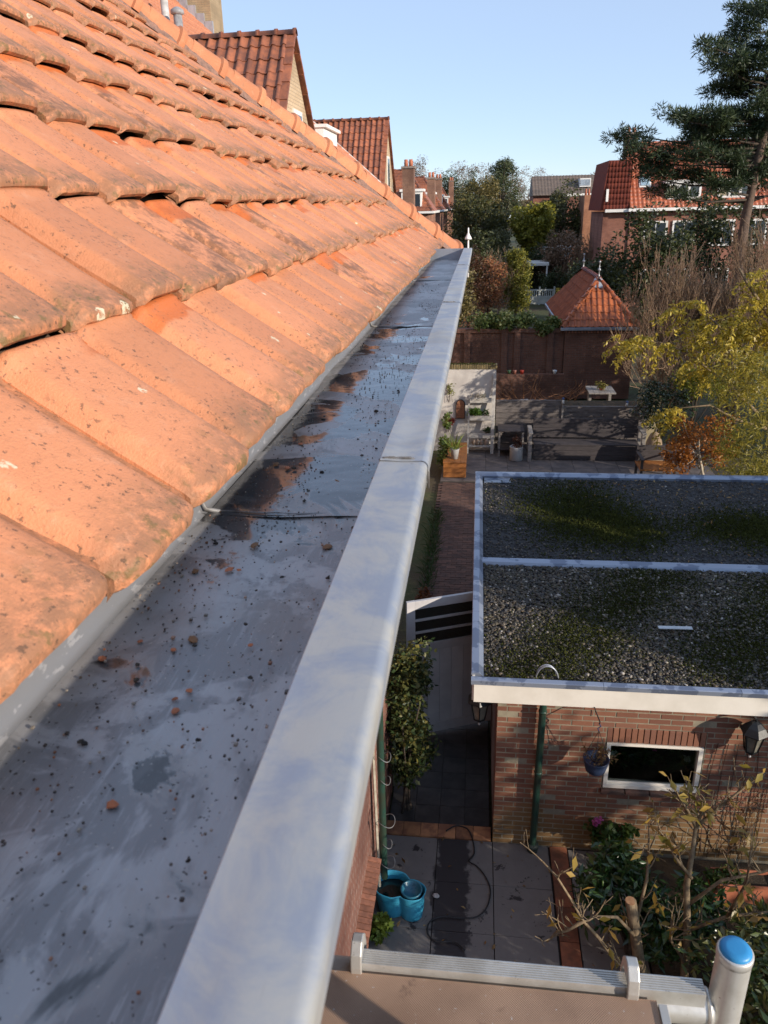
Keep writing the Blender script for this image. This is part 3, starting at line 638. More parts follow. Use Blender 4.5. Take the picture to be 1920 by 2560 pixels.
for k in range(4):
    o = MB().box(WX0-.01+k*.255, WX0+.235+k*.255, AY0-.05, AY0+.06, 0.0, 0.05).build('sill_tile', SB, win, bevel=.004); o.location.z = 0.826; o.rotation_euler[0] = 0.0
DARK = pm('dark_interior', (0.09,0.095,0.075), None, 4, 0.9, 0, 0, var=0)
it = MB(); it.box(1.2, 2.8, 8.2, 8.22, 0.3, 1.9); it.box(1.2, 1.22, 6.86, 8.2, .3, 1.9); it.box(2.78, 2.8, 6.86, 8.2, .3, 1.9); it.box(1.2, 2.8, 6.86, 8.2, .28, .3); it.box(1.2, 2.8, 6.86, 8.2, 1.9, 1.92); it.build('interior', DARK, annex)
# fascia, trims, gravel roof
RX0, RX1, RY0, RY1 = 0.0, 6.6, 6.60, 13.2
fa = MB(); fa.box(RX0+.03, RX1-.03, RY0+.012, RY0+.04, 1.985, 2.235); fa.build('fascia', WHITE, annex, bevel=.003)
fa = MB(); fa.box(RX0+.012, RX0+.04, RY0+.0405, RY1-.012, 1.985, 2.235); fa.box(RX0+.04, RX1-.03, RY1-.04, RY1-.013, 1.985, 2.235); fa.build('fascia', WHITE, annex, bevel=.003)
MB().box(RX0+.041, RX1-.05, RY0+.041, RY1-.05, 2.021, 2.17).build('roof_slab', pm('bitumen', (0.03,0.03,0.032), None, 5, 0.8), annex)
MB().box(RX0+.04, RX1-.05, RY0+.04, AY0, 1.99, 2.02).build('eaves_board', WHITE, annex)
TRIM = pm('edge_trim_zinc', (0.30,0.34,0.42), (0.16,0.19,0.26), 3.2, 0.35, 0.5, 0.15, 30, 0.003, 0.0, lo=0.50, hi=0.54)
def trim(a, b, horiz):
    mb = MB()
    if horiz: y0, y1 = a; mb.prism([(RX0, y0, 2.246), (RX0, y0+.004, 2.255), (RX0, y1-.05, 2.262), (RX0, y1, 2.205), (RX0, y1, 2.175), (RX0, y0, 2.21)], (RX1-RX0, 0, 0))
    return mb
def trim_piece(p0, p1, inward, wd=0.13):
    p0 = Vector(p0); p1 = Vector(p1); i = Vector(inward); z = Vector((0,0,1))
    prof = [(0, 2.205), (0, 2.252), (0.006, 2.258), (wd*0.62, 2.264), (wd, 2.215), (wd, 2.172)]
    return MB().prism([p0+i*a+z*b for a, b in prof], p1-p0)
jy = np.linspace(RY0+.131, RY1-.131, 7)
for k in range(6): trim_piece((RX0, jy[k]+.002, 0), (RX0, jy[k+1]-.002, 0), (1,0,0)).build('edge_trim', TRIM, annex)
jx = np.linspace(RX0, RX1, 6)
for k in range(5):
    trim_piece((jx[k]+.002, RY0, 0), (jx[k+1]-.002, RY0, 0), (0,1,0), 0.10).build('edge_trim', TRIM, annex); trim_piece((jx[k]+.002, RY1, 0), (jx[k+1]-.002, RY1, 0), (0,-1,0)).build('edge_trim', TRIM, annex)
MB().prism([(RX0+.12, 9.46, 2.17), (RX0+.12, 9.48, 2.225), (RX0+.12, 9.60, 2.232), (RX0+.12, 9.63, 2.17)], (RX1-RX0-.3, 0, 0)).build('divider_strip', TRIM, annex)
# gravel: stuff
def pebbles(name, n, x0, x1, y0, y1, rlo, rhi, cols, seed, flat=0.6, zb=2.175, long=1.3, parent=None):
    rg = np.random.default_rng(seed)
    base = np.array([(1,0,0),(-1,0,0),(0,1,0),(0,-1,0),(0,0,1),(0,0,-1)]+[(a,b,c) for a in(-.62,.62) for b in(-.62,.62) for c in(-.62,.62)])
    tr = []
    idx = {}
    for k_, (a,b,c) in enumerate([(a,b,c) for a in(-1,1) for b in(-1,1) for c in(-1,1)]): idx[(a,b,c)] = 6+k_
    for ax, sg, ctr in ((0,1,0),(0,-1,1),(1,1,2),(1,-1,3),(2,1,4)):
        ring = []
        for a_, b_ in [(-1,-1),(1,-1),(1,1),(-1,1)]:
            q = [0,0,0]; q[ax] = sg; q[(ax+1)%3] = a_; q[(ax+2)%3] = b_; ring.append(idx[tuple(q)])
        for t in range(4):
            f = (ctr, ring[t], ring[(t+1)%4]); tr.append(f if sg > 0 else f[::-1])
    tr = np.array(tr); r = rg.uniform(rlo, rhi, n)*np.where(rg.random(n) < .06, 1.45, 1)
    an = rg.uniform(0, 6.28, n); V = base[None]*r[:,None,None]*rg.uniform(.85, 1.15, (n,14,1)); V[:,:,0] *= long*rg.uniform(.8, 1.3, (n,1)); V[:,:,2] *= flat
    tl = rg.normal(0, .35, n); zz = V[:,:,2]*np.cos(tl)[:,None]+V[:,:,0]*np.sin(tl)[:,None]; xx = V[:,:,0]*np.cos(tl)[:,None]-V[:,:,2]*np.sin(tl)[:,None]
    X = xx*np.cos(an)[:,None]-V[:,:,1]*np.sin(an)[:,None]+rg.uniform(x0, x1, n)[:,None]; Y = xx*np.sin(an)[:,None]+V[:,:,1]*np.cos(an)[:,None]+rg.uniform(y0, y1, n)[:,None]
    Z = zz+(zb+r*flat*rg.uniform(.3, 1.6, n))[:,None]
    co = np.stack([X,Y,Z], -1).reshape(-1,3); T = (tr[None]+(np.arange(n)*14)[:,None,None]).reshape(-1,3); m_ = len(T)
    me = bpy.data.meshes.new(name); me.vertices.add(len(co)); me.vertices.foreach_set('co', co.ravel()); me.loops.add(3*m_); me.polygons.add(m_)
    me.loops.foreach_set('vertex_index', T.ravel().astype(np.int32)); me.polygons.foreach_set('loop_start', (np.arange(m_)*3).astype(np.int32)); me.update(calc_edges=True)
    me.polygons.foreach_set('use_smooth', [True]*m_)
    mt, nt, bs = nt_new(name+'_stone'); g = nt.nodes.new('ShaderNodeNewGeometry'); lk(nt, ramp(nt, g.outputs['Random Per Island'], cols), bs.inputs['Base Color']); bs.inputs['Roughness'].default_value = 0.55
    o = link(name, me, mt, parent); o['kind'] = 'stuff'; return o
dk = [(0,(0.024,0.022,0.020)), (0.35,(0.042,0.037,0.030)), (0.60,(0.065,0.050,0.032)), (0.76,(0.050,0.045,0.020)), (0.88,(0.10,0.072,0.042)), (0.94,(0.16,0.13,0.09)), (0.985,(0.32,0.29,0.25)), (1,(0.5,0.47,0.43))]
pebbles('gravel', 32000, .135, 5.6, 6.71, 9.455, 0.010, 0.018, dk, 1, parent=annex)
dk2 = [(0,(0.026,0.024,0.024)), (0.5,(0.042,0.039,0.036)), (0.85,(0.06,0.05,0.042)), (0.94,(0.12,0.09,0.06)), (0.985,(0.2,0.16,0.11)), (1,(0.40,0.38,0.35))]
pebbles('gravel', 16000, .14, 6.45, 9.64, 13.06, 0.007, 0.014, dk2, 2, parent=annex)
# moss
MOSS = leafmat('moss_green', [(0.028,0.032,0.008), (0.045,0.052,0.012), (0.068,0.074,0.02)], 0.2, 0.9, 0.1)
rg = np.random.default_rng(4)
def moss_patch(cx, cy, sx, sy, n, seed):
    r_ = np.random.default_rng(seed); p = np.stack([r_.normal(cx, sx, n), r_.normal(cy, sy, n), np.full(n, 2.192)], 1); k = (p[:,0] > .15)&(p[:,0] < 6.4)&(p[:,1] > 6.72)&(p[:,1] < 13)&(abs(p[:,1]-9.55) > .1); return p[k]
foliage('moss', MOSS, np.vstack([moss_patch(1.6, 11.5, .5, .75, 11000, 1), moss_patch(2.2, 10.8, .35, .4, 5000, 3), moss_patch(4.2, 10.9, .6, .4, 9000, 2)]), 0.04, annex, 0.5, 5, -0.8, kind='stuff')
foliage('moss', MOSS, np.vstack([moss_patch(.5+.55*k % 3.4, 6.9+(k*.77) % 2.5, .30, .25, 1400, 20+k) for k in range(18)]), 0.026, annex, 0.6, 6, -0.8, kind='stuff')
LIT = leafmat('fallen_leaf', [(0.10,0.05,0.02), (0.30,0.17,0.06), (0.42,0.30,0.13)], 0.2, 0.7)
r_ = np.random.default_rng(12); n = 420; foliage('fallen_leaves', LIT, np.stack([r_.uniform(1.5, 6.2, n), 13.0-np.abs(r_.normal(0, 1.3, n)), np.full(n, 2.19)], 1), 0.06, annex, 0.35, 3, -0.1, kind='stuff')
MB().box(0.16, 0.62, 12.80, 13.05, 2.18, 2.192).build('bare_roofing_patch', pm('wet_roofing', (0.25,0.28,0.33), (0.07,0.09,0.14), 6, 0.15, 0, 0.1, 30, 0.002, 0.0), annex)
o = MB().box(-0.19, 0.19, -0.028, 0.028, -0.004, 0.004).build('white_strip', pm('white_strip_paint', (0.62,0.66,0.68), None, 5, 0.4)); o.location = (2.30, 7.88, 2.222); o.rotation_euler = (0.05, 0.02, 0.06); tag(o, 'loose white strip lying on the gravel of the flat annex roof', 'strip')
hp = empty('wire_leaf_guard', (0.78, 6.82, 2.19), 0, 'small bent wire leaf guard over the outlet in the gravel roof', 'leaf guard')
MB().tube([(0.78+.115*math.cos(q), 6.80-.01*math.sin(q), 2.17+.17*math.sin(q)) for q in np.linspace(0, math.pi, 14)], 0.009, 8).build('hoop', ZINC, hp, True)
MB().tube([(0.78+.10*math.cos(q), 6.88, 2.17+.13*math.sin(q)) for q in np.linspace(0, math.pi, 12)], 0.007, 8).build('hoop', ZINC, hp, True)
MB().lathe([(0.085, -0.01), (0.08, 0.012), (0.06, 0.005)], 16, (0.78, 6.85, 2.185)).build('outlet', pm('outlet_lead', (0.05,0.05,0.055), None, 9, 0.6), hp)
# ------------------------------------------------------------------ scaffold: frame and deck beside the gutter
ALU = pm('weathered_aluminium', (0.62,0.61,0.58), (0.50,0.48,0.44), 14, 0.42, 0.55, 0.3, 120, 0.001, 0.0, speck=(90, 0.66, (0.30,0.26,0.22)))
BLUE = pm('blue_plastic', (0.02,0.19,0.42), (0.025,0.22,0.47), 9, 0.4, 0, 0.1)
SX, SY, ZR = 0.405, 0.872, 5.568
frame = empty('scaffold_tower', (0.1, SY, 0), 0, 'aluminium scaffold tower with a bright blue cap on its post', 'scaffold')
def rib(x, y, z0, z1): return MB().tube([(x, y, z0), (x, y, z1)], 0.0254, 28)
rib(SX, SY, 0.05, 5.694).build('standard', ALU, frame, True, auto=50)
rib(-0.30, SY, 0.05, 5.694).build('standard', ALU, frame, True, auto=50)
MB().lathe([(0.0255, -0.01), (0.0265, -0.004), (0.0265, 0.004), (0.0245, 0.006)], 28, (SX, SY, 5.691)).build('rim', ALU, frame, True)
MB().lathe([(0.0205, 0.0), (0.0232, 0.003), (0.0232, 0.008), (0.0205, 0.0125), (0.012, 0.0135)], 28, (SX, SY, 5.691)).build('post_cap', BLUE, frame, True)
MB().tube([(-0.275, SY, ZR), (SX-.02, SY, ZR)], 0.0254, 24).build('ledger', ALU, frame, True, auto=50)
MB().tube([(SX-.026, SY+.026*math.cos(q), ZR+.026*math.sin(q)) for q in np.linspace(0, 6.283, 25)[:-1]], 0.004, 6, closed=True).build('weld', ALU, frame, True)
for z in (0.4, 1.4, 2.4, 3.4, 4.4): MB().tube([(-0.28, SY, z), (SX-.02, SY, z)], 0.0254, 14).build('rung', ALU, frame, True)
mst, nts, bss = nt_new('blue_sticker'); vs_ = coords(nts); sx_ = nts.nodes.new('ShaderNodeSeparateXYZ'); lk(nts, vs_, sx_.inputs[0])
lines = step(nts, mth(nts, 'SINE', mth(nts, 'MULTIPLY', sx_.outputs[2], 900)), 0.2, 0.6); txt = mth(nts, 'MULTIPLY', lines, step(nts, noise(nts, coords(nts, (260, 260, 60)), 1.0, 2), 0.46, 0.52))
cst = mix(nts, mth(nts, 'MULTIPLY', txt, 0.8), (0.03,0.26,0.55), (0.7,0.75,0.8)); lk(nts, cst, bss.inputs['Base Color']); bss.inputs['Roughness'].default_value = 0.4
st = MB().loft([[Vector((SX+.0258*math.cos(q), SY+.0258*math.sin(q), z)) for q in np.linspace(rad(185), rad(355), 20)] for z in (5.415, 5.512)]).build('sticker', mst, frame, True)
MB().lathe([(0.006,0), (0.0055,0.0006)], 16, (0,0,0), Matrix.Translation((SX-.0068, SY-.0252, 5.497)) @ Euler((rad(90), 0, rad(-15))).to_matrix().to_4x4()).build('white_roundel', pm('roundel_white', (0.75,0.76,0.76), None, 9, 0.5), st)
deck = empty('scaffold_deck', (0.05, 0.0, 5.55), 0, 'brown anti-slip plywood scaffold deck with ribbed aluminium end beam', 'scaffold deck')
ZD2 = 5.603
mp_, ntp, bsp = nt_new('antislip_plywood'); vp = coords(ntp)
cp_ = mix(ntp, step(ntp, noise(ntp, vp, 5, 6, 0.6), 0.35, 0.7), (0.36,0.235,0.16), (0.24,0.15,0.10)); cp_ = mix(ntp, mth(ntp, 'MULTIPLY', step(ntp, noise(ntp, vp, 9, 6, 0.7), 0.58, 0.68), 0.7), cp_, (0.09,0.045,0.03))
cp_ = mix(ntp, step(ntp, noise(ntp, vp, 120, 2), 0.70, 0.73), cp_, (0.45,0.40,0.36)); lk(ntp, cp_, bsp.inputs['Base Color']); bsp.inputs['Roughness'].default_value = 0.7
sxp = ntp.nodes.new('ShaderNodeSeparateXYZ'); lk(ntp, vp, sxp.inputs[0]); hx = mth(ntp, 'MULTIPLY', mth(ntp, 'SINE', mth(ntp, 'MULTIPLY', sxp.outputs[0], 1600)), mth(ntp, 'SINE', mth(ntp, 'MULTIPLY', sxp.outputs[1], 1600))); bump(ntp, hx, bsp, 0.3, 0.001)
MB().box(-0.245, 0.295, -1.6, SY-.022, ZD2-.012, ZD2).build('plywood_panel', mp_, deck)
for x0, x1 in ((0.2955, 0.309), (-0.262, -0.2455)): MB().box(x0, x1, -1.6, SY-.03, ZD2-.06, ZD2+.004).build('side_rail', ALU, deck, bevel=.001)
bm_ = MB(); prof = []
for k in range(7):      # ribbed extrusion
    y = -0.014+k*0.004; prof += [(y, 0.0), (y+.002, 0.0), (y+.002, -0.0013), (y+.004, -0.0013)]
poly = [(0, SY+.0+a, ZD2+.011+b) for a, b in prof]+[(0, SY+.016, ZD2-.02), (0, SY-.016, ZD2-.02)]
MB().prism(poly, (0.35-(-0.20), 0, 0)); pe = MB().prism([(-0.185, p[1], p[2]) for p in poly], (0.555, 0, 0)); pe.build('end_beam', ALU, deck)
def hook(x):
    pr = [(-0.030,-0.028), (-0.032,0.01), (-0.026,0.033), (-0.006,0.047), (0.016,0.045), (0.034,0.028), (0.042,0.0), (0.042,-0.028), (0.034,-0.028), (0.033,-0.002), (0.026,0.0185), (-0.022,0.0185), (-0.025,-0.028)]
    MB().prism([(x-.008, SY+a*.8, ZD2+.001+b) for a, b in pr], (0.018, 0, 0)).build('hook', ALU, deck, bevel=.002)
hook(0.258); hook(-0.175)
MB().lathe([(0.0075,0), (0.0075,0.0015), (0.005,0.0022), (0.0045,0.0012)], 18, (-0.155, 0.745, ZD2)).build('screw', ZINC, deck, True)
MB().lathe([(0.0075,0), (0.0075,0.0015), (0.005,0.0022), (0.0045,0.0012)], 18, (-0.155, 0.40, ZD2)).build('screw', ZINC, deck, True)
MB().box(0.108, 0.122, 0.60, 0.715, ZD2+.0005, ZD2+.004).build('latch_strip', ALU, deck)
# rear frame (behind the photographer) whose posts stand up above the deck
frame2 = frame
MB().tube([(SX+.052, SY-.03, 5.47), (SX+.052, -1.0, 5.47)], 0.0254, 12).build('side_ledger', ALU, frame, True); MB().tube([(SX+.052, .43, 5.47), (SX+.052, .43, 6.35)], 0.0254, 14).build('guard_post', ALU, frame, True)
for x in (SX, -0.30): MB().tube([(x, -1.0, 0.05), (x, -1.0, 7.6)], 0.0254, 16).build('standard', ALU, frame2, True)
for z in (0.4, 1.4, 2.4, 3.4, 4.4, ZR, 6.6, 7.1): MB().tube([(-0.28, -1.0, z), (SX-.02, -1.0, z)], 0.0254, 12).build('rung', ALU, frame2, True)
MB().tube([(SX+.045, -1.0, 6.6), (SX+.045, -2.6, 6.6)], 0.0254, 12).build('guard_rail', ALU, frame2, True)

# ------------------------------------------------------------------ things on and beside the annex wall
GREENP = pm('dark_green_pipe', (0.016,0.055,0.04), (0.03,0.045,0.03), 7, 0.35, 0, 0.1)
def downpipe(x, y, z0, z1, r, lean, label, extra=False):
    e = empty('downpipe', (x, y, z0), 0, label, 'downpipe')
    MB().tube([(x+lean*(1-t), y, z0+(z1-z0)*t) for t in (0, .25, .5, .75, 1)], r, 18).build('pipe', GREENP, e, True, auto=50)
    for z in (z0+(z1-z0)*.55, z1-.1):
        t = (z-z0)/(z1-z0); MB().lathe([(r+.004,-.012), (r+.006,0), (r+.004,.012)], 18, (x+lean*(1-t), y, z)).build('bracket', GREENP, e, True)
    MB().lathe([(r*1.6, 0.0), (r*1.75, 0.09), (r*1.35, 0.10)], 18, (x+lean, y, 0.004)).build('shoe', pm('pipe_shoe', (0.04,0.055,0.045), None, 9, 0.6), e, True)
    return e
downpipe(0.745, 6.655, 0.02, 1.98, 0.038, -0.02, 'dark green plastic downpipe fixed to the lit annex brick wall')
LANT = pm('black_lantern_metal', (0.02,0.022,0.024), None, 10, 0.4, 0.3, 0.2)
LGL = pm('lantern_glass', (0.12,0.12,0.10), (0.20,0.18,0.14), 12, 0.12, 0, 0)
def lantern(x, y, z, label, sc_=1.0, rz=0):
    e = empty('wall_lantern', (x, y, z), 0, label, 'lantern'); n = 6
    def ring(r, h, rot=rad(30)): return [Vector((x+r*sc_*math.cos(2*math.pi*k/n+rot), y+r*sc_*math.sin(2*math.pi*k/n+rot), z+h*sc_)) for k in range(n)]
    MB().loft([ring(.135, .10), ring(.15, .12), ring(.10, .19), ring(.05, .235), ring(.012, .25), ring(.016, .275)], True, True).build('roof', LANT, e)
    MB().loft([ring(.10, .105), ring(.062, -.125)], True).build('glass', LGL, e)
    fr = MB(); top, bot = ring(.112, .11), ring(.068, -.13)
    for k in range(n): fr.bar(top[k], bot[k], .012*sc_, .012*sc_); fr.bar(top[k], top[(k+1)%n], .012*sc_, .016*sc_); fr.bar(bot[k], bot[(k+1)%n], .012*sc_, .014*sc_)
    fr.build('cage', LANT, e)
    MB().lathe([(.066,-.135), (.05,-.15), (.02,-.17), (.012,-.19)], 12, (x, y, z), Matrix.Scale(sc_, 4)).build('base', LANT, e, True)
    MB().lathe([(.012,-.20), (.016,-.212), (.008,-.225)], 12, (x, y, z), Matrix.Scale(sc_, 4)).build('tip', pm('lantern_tip_white', (0.7,0.7,0.68), None, 9, .4), e, True)
    MB().lathe([(.012,-.10), (.026,-.02), (.018,.05)], 12, (x, y, z), Matrix.Scale(sc_, 4)).build('bulb', pm('bulb', (0.75,0.72,0.65), None, 9, 0.2), e, True)
    return e
e = lantern(2.80, 6.56, 1.73, 'black six-sided wall lantern hung on the front brick wall of the annex', .92)
MB().bar((2.80, 6.56, 1.98), (2.80, 6.735, 1.96), .02, .02).build('arm', LANT, e)
e = lantern(0.10, 6.95, 1.66, 'black wall lantern at the annex corner above the passage', .95)
MB().bar((0.10, 6.95, 1.92), (0.283, 6.95, 1.92), .02, .02).build('arm', LANT, e)
# hanging basket
bk = empty('hanging_basket', (1.285, 6.45, 1.36), 0, 'dark blue hanging basket with withered plant beside the annex window', 'hanging basket')
MB().lathe([(.012,-.115), (.06,-.108), (.10,-.07), (.118,0), (.128,.055), (.133,.07), (.122,.07), (.112,.03), (.03,.02)], 24, (1.285, 6.45, 1.42), capt=True).build('pot', pm('blue_pot', (0.018,0.035,0.085), (0.03,0.045,0.09), 9, 0.45, 0, .1), bk, True)
for q in (0.3, 2.4, 4.5): MB().tube([(1.285+.125*math.cos(q), 6.45+.125*math.sin(q), 1.485), (1.285, 6.45, 1.83)], .0028, 5).build('chain', LANT, bk)
MB().tube([(1.285, 6.45, 1.83), (1.27, 6.45, 1.86), (1.30, 6.45, 1.885), (1.28, 6.45, 1.92)], .006, 6).build('swivel', pm('swivel_blue', (.02,.05,.15), None, 9, .5), bk)
MB().tube([(1.245, 6.735, 1.80), (1.245, 6.735, 2.0), (1.255, 6.55, 1.99), (1.285, 6.44, 1.945), (1.28, 6.45, 1.915)], .006, 6).build('bracket', LANT, bk)
r_ = np.random.default_rng(3); tw = MB(); rp_ = random.Random(2); tips = []
for k in range(16): grow(tw, rp_, (1.285+rp_.gauss(0,.05), 6.45+rp_.gauss(0,.05), 1.44), (rp_.gauss(0,.5), rp_.gauss(0,.5), 1), .13, .0035, 1, .6, 4, .1, tips, 3, (1,3))
tw.build('stems', pm('dry_stem', (0.20,0.12,0.06), (0.10,0.06,0.03), 40, .8), bk)
foliage('dry_leaves', leafmat('withered_leaf', [(0.08,0.04,0.02), (0.2,0.12,0.05), (0.06,0.07,0.02)]), np.array([t for t in tips]), .035, bk, .5, 3)
# geranium in wall pots
GL = leafmat('geranium_leaf', [(0.025,0.06,0.012), (0.06,0.11,0.02), (0.12,0.13,0.03)]); PINK = leafmat('pink_petal', [(0.50,0.08,0.30), (0.65,0.16,0.42)], .3); SALM = leafmat('salmon_petal', [(0.6,0.16,0.18), (0.75,0.32,0.30)], .3)
BPX = leafmat('orchid_leaf', [(0.02,0.06,0.012), (0.05,0.12,0.02)], .3); WHP = leafmat('white_petal', [(0.6,0.6,0.58), (0.75,0.74,0.7)], .3)
CLAY = pm('clay_pot', (0.42,0.14,0.07), (0.34,0.11,0.06), 9, .7, 0, .3)
ge = empty('geranium', (1.5, 6.58, 0.40), 0, 'pink flowering geranium spilling from clay pots on the annex wall', 'plant')
for x in (1.44, 1.68): MB().lathe([(.05,-.16), (.075,-.02), (.085,0), (.085,.02), (.07,.02), (.06,-.01)], 20, (x, 6.60, .42)).build('pot', CLAY, ge, True)
foliage('leaves', GL, np.vstack([blob(260, (1.42,6.52,.46), .16,.11,.10, 3, 12, .06), blob(260, (1.66,6.52,.44), .13,.11,.11, 4, 12, .06), blob(150, (1.66,6.50,.26), .07,.07,.12, 5, 8, .05)]), .06, ge, .9, 3)
for c_, mt, s in (((1.385,6.50,.655), PINK, 5), ((1.36,6.50,.60), PINK, 6), ((1.66,6.49,.15), SALM, 7), ((1.68,6.49,.10), SALM, 8)):
    foliage('blossom', mt, blob(60, c_, .035,.035,.03, s, 8, .02), .022, ge, .9, s)
MB().tube([(1.40,6.52,.45), (1.39,6.505,.56), (1.385,6.50,.64)], .004, 5).build('stem', GL, ge)
# terracotta window box on the bed and its plants
wb = empty('window_box', (2.80, 6.15, 0.2), 0, 'long terracotta trough with leafy plants standing under the annex lantern', 'planter')
o_ = MB(); bx = [(2.50,6.05),(3.15,6.05),(3.15,6.27),(2.50,6.27)]
for (x0,x1,y0,y1) in ((2.5,3.15,6.05,6.07), (2.5,3.15,6.25,6.27), (2.5,2.52,6.07,6.25), (3.13,3.15,6.07,6.25)): o_.box(x0,x1,y0,y1,.14,.34)
o_.box(2.5,3.15,6.05,6.27,.10,.14); o_.build('trough', CLAY, wb, bevel=.004); MB().box(2.52,3.13,6.07,6.25,.14,.30).build('soil', SOIL, wb); MB().box(2.54,3.1,6.08,6.24,-.02,.10).build('stand', pm('stand_wood', (.1,.06,.04), None, 9, .8), wb)
foliage('leaves', GL, blob(500, (2.62,6.13,.36), .18,.10,.09, 8, 20, .05), .05, wb, .6, 4)
wp = empty('window_orchids', (1.9,6.9,.93), 0, 'orchids with white and pink blooms standing behind the annex window', 'plant')
foliage('leaves', BPX, np.vstack([blob(160, (x_,7.0,1.08), .13,.06,.12, 20+k_, 10, .06) for k_, x_ in enumerate((1.62,1.9,2.2))]), .11, wp, .3, 5, -.3)
for c_, mt, s in (((1.535,6.83,1.27), WHP, 5), ((1.95,6.85,1.36), PINK, 6), ((2.08,6.87,1.39), PINK, 7), ((2.30,6.85,1.24), WHP, 8)): foliage('blossom', mt, blob(40, c_, .03,.02,.03, s, 6, .015), .03, wp, .9, s)
# wire obelisk trellis with bare climber on the wall
WIRE = pm('rusty_wire', (0.045,0.03,0.025), (0.09,0.045,0.03), 60, .7, .3, .1)
tr = empty('wire_trellis', (2.75, 6.70, 0), 0, 'rusty wire trellis with bare climber stems against the annex wall', 'trellis')
for k, x in enumerate((2.50, 2.62, 2.74, 2.86, 2.98, 3.10)): MB().tube([(x+(.03 if k == 0 else 0), 6.715, .02), (x, 6.715, 1.1+.1*(k % 2)), (x-.02*k+.04, 6.718, 1.55)], .0038, 5).build('upright', WIRE, tr)
for z in (.35, .75, 1.15, 1.42): MB().tube([(2.47, 6.708, z), (3.12, 6.708, z-.01)], .0032, 5).build('crossbar', WIRE, tr)
tw = MB(); rp_ = random.Random(12); tips = []
for k in range(9): grow(tw, rp_, (2.5+rp_.random()*.55, 6.69, .1), (rp_.gauss(0,.3), -.05, 1), .7, .005, 2, .5, 4, .3, tips, 4, (1,3))
tw.build('climber', pm('climber_stem', (0.13,0.075,0.05), (0.2,0.12,0.07), 40, .8), tr); r_ = random.Random(4)
foliage('dry_leaves', leafmat('rust_leaf', [(0.12,0.05,0.02), (0.22,0.10,0.03), (.3,.18,.06)]), np.array([t for t in tips if r_.random() < .5]), .04, tr, .5, 3)

# ------------------------------------------------------------------ bed: apple tree, evergreen shrubs
BARK = pm('apple_bark', (0.22,0.16,0.09), (0.12,0.085,0.05), 30, .85, 0, .8, 60, .006, .1, (1,1,.4)); CUT = pm('cut_wood', (0.40,0.22,0.11), (0.30,0.15,0.07), 40, .8)
ap = empty('apple_tree', (1.9, 4.95, 0), 0, 'pruned fruit tree with sawn stub and a few yellowing leaves', 'tree')
MB().tube([(1.98,4.95,-.05), (1.93,5.0,.43), (1.90,5.0,.9), (1.83,5.0,1.40), (1.87,5.1,1.66), (1.90,5.2,1.86)], [.045,.036,.032,.027,.02,.014], 12).build('trunk', BARK, ap, True)
sb_ = MB().tube([(1.75,4.93,.0), (1.51,4.9,.57), (1.44,4.9,.95), (1.37,4.9,1.30)], [.06,.05,.047,.046], 14).build('stub', BARK, ap, True)
MB().lathe([(.045,0), (.044,.004)], 14, (1.37,4.9,1.302)).build('sawn_face', CUT, sb_)
tips = []; rp_ = random.Random(31)
BR = [[(1.24,4.7,.86),(1.10,4.7,1.08),(.96,4.7,1.26),(.84,4.7,1.5),(.72,4.7,1.72),(.60,4.7,1.87)], [(.96,4.7,1.26),(.84,4.7,1.14),(.76,4.7,1.10),(.68,4.7,.99)], [(1.62,4.8,.3),(1.45,4.75,.55),(1.24,4.7,.86)],
      [(1.46,4.88,.9),(1.25,4.8,1.22),(1.05,4.72,1.30),(.98,4.7,1.24)], [(1.9,5.2,1.86),(2.05,5.25,2.0),(2.2,5.3,2.13),(2.39,5.3,2.38)], [(1.9,5.2,1.86),(1.82,5.2,2.02),(1.72,5.2,2.18)], [(1.90,5.2,1.86),(1.93,5.2,2.02),(1.94,5.2,2.14)],
      [(1.44,4.9,1.1),(1.52,5.05,1.4),(1.55,5.2,1.55),(1.52,5.2,1.85)], [(1.87,5.0,1.2),(2.1,5.0,1.5),(2.4,5.0,1.62),(2.7,5.0,1.8)], [(1.9,5.0,.9),(2.2,5.0,1.1),(2.6,5.05,1.15),(2.9,5.1,1.3)], [(1.86,5.0,1.5),(1.70,5.0,1.72),(1.6,5.0,1.95)], [(1.95,4.95,.5),(1.72,4.85,.95),(1.70,4.8,1.3)], [(2.2,5.0,1.1),(2.3,5.0,1.5),(2.28,5.0,1.85)]]
for b in BR:
    mb = MB(); mb.tube(b, list(np.linspace(.016, .007, len(b))), 8)
    for k in range(9):
        i = rp_.randrange(len(b)-1); p = Vector(b[i]).lerp(Vector(b[i+1]), rp_.random()); grow(mb, rp_, p, (rp_.gauss(0,.6), rp_.gauss(0,.6), .7), rp_.uniform(.08,.28), .007, 1, .7, 5, .1, tips, 3, (1,3), .6, .0025)
    mb.build('branch', BARK, ap, True); tips += [Vector(b[-1])]*3
for b in BR[4:]: tips += [Vector(b[-1])]*6
rp_.shuffle(tips)
AL = leafmat('apple_leaf', [(0.10,0.10,0.02), (0.22,0.17,0.03), (0.34,0.22,0.05), (0.20,0.10,0.03)], .35, .4)
foliage('leaves', AL, np.array([t for t in tips[:230] if t[0] > 1.15 or rp_.random() < .2]), .105, ap, .42, 6, .7)
RHO = leafmat('evergreen_leaf', [(0.012,0.035,0.010), (0.025,0.065,0.016), (0.06,0.11,0.025)], .2, .3, .6)
BARKD = pm('dark_bark', (0.07,0.05,0.035), (0.04,0.03,0.022), 20, .9, 0, .8, 50, .008, .1)
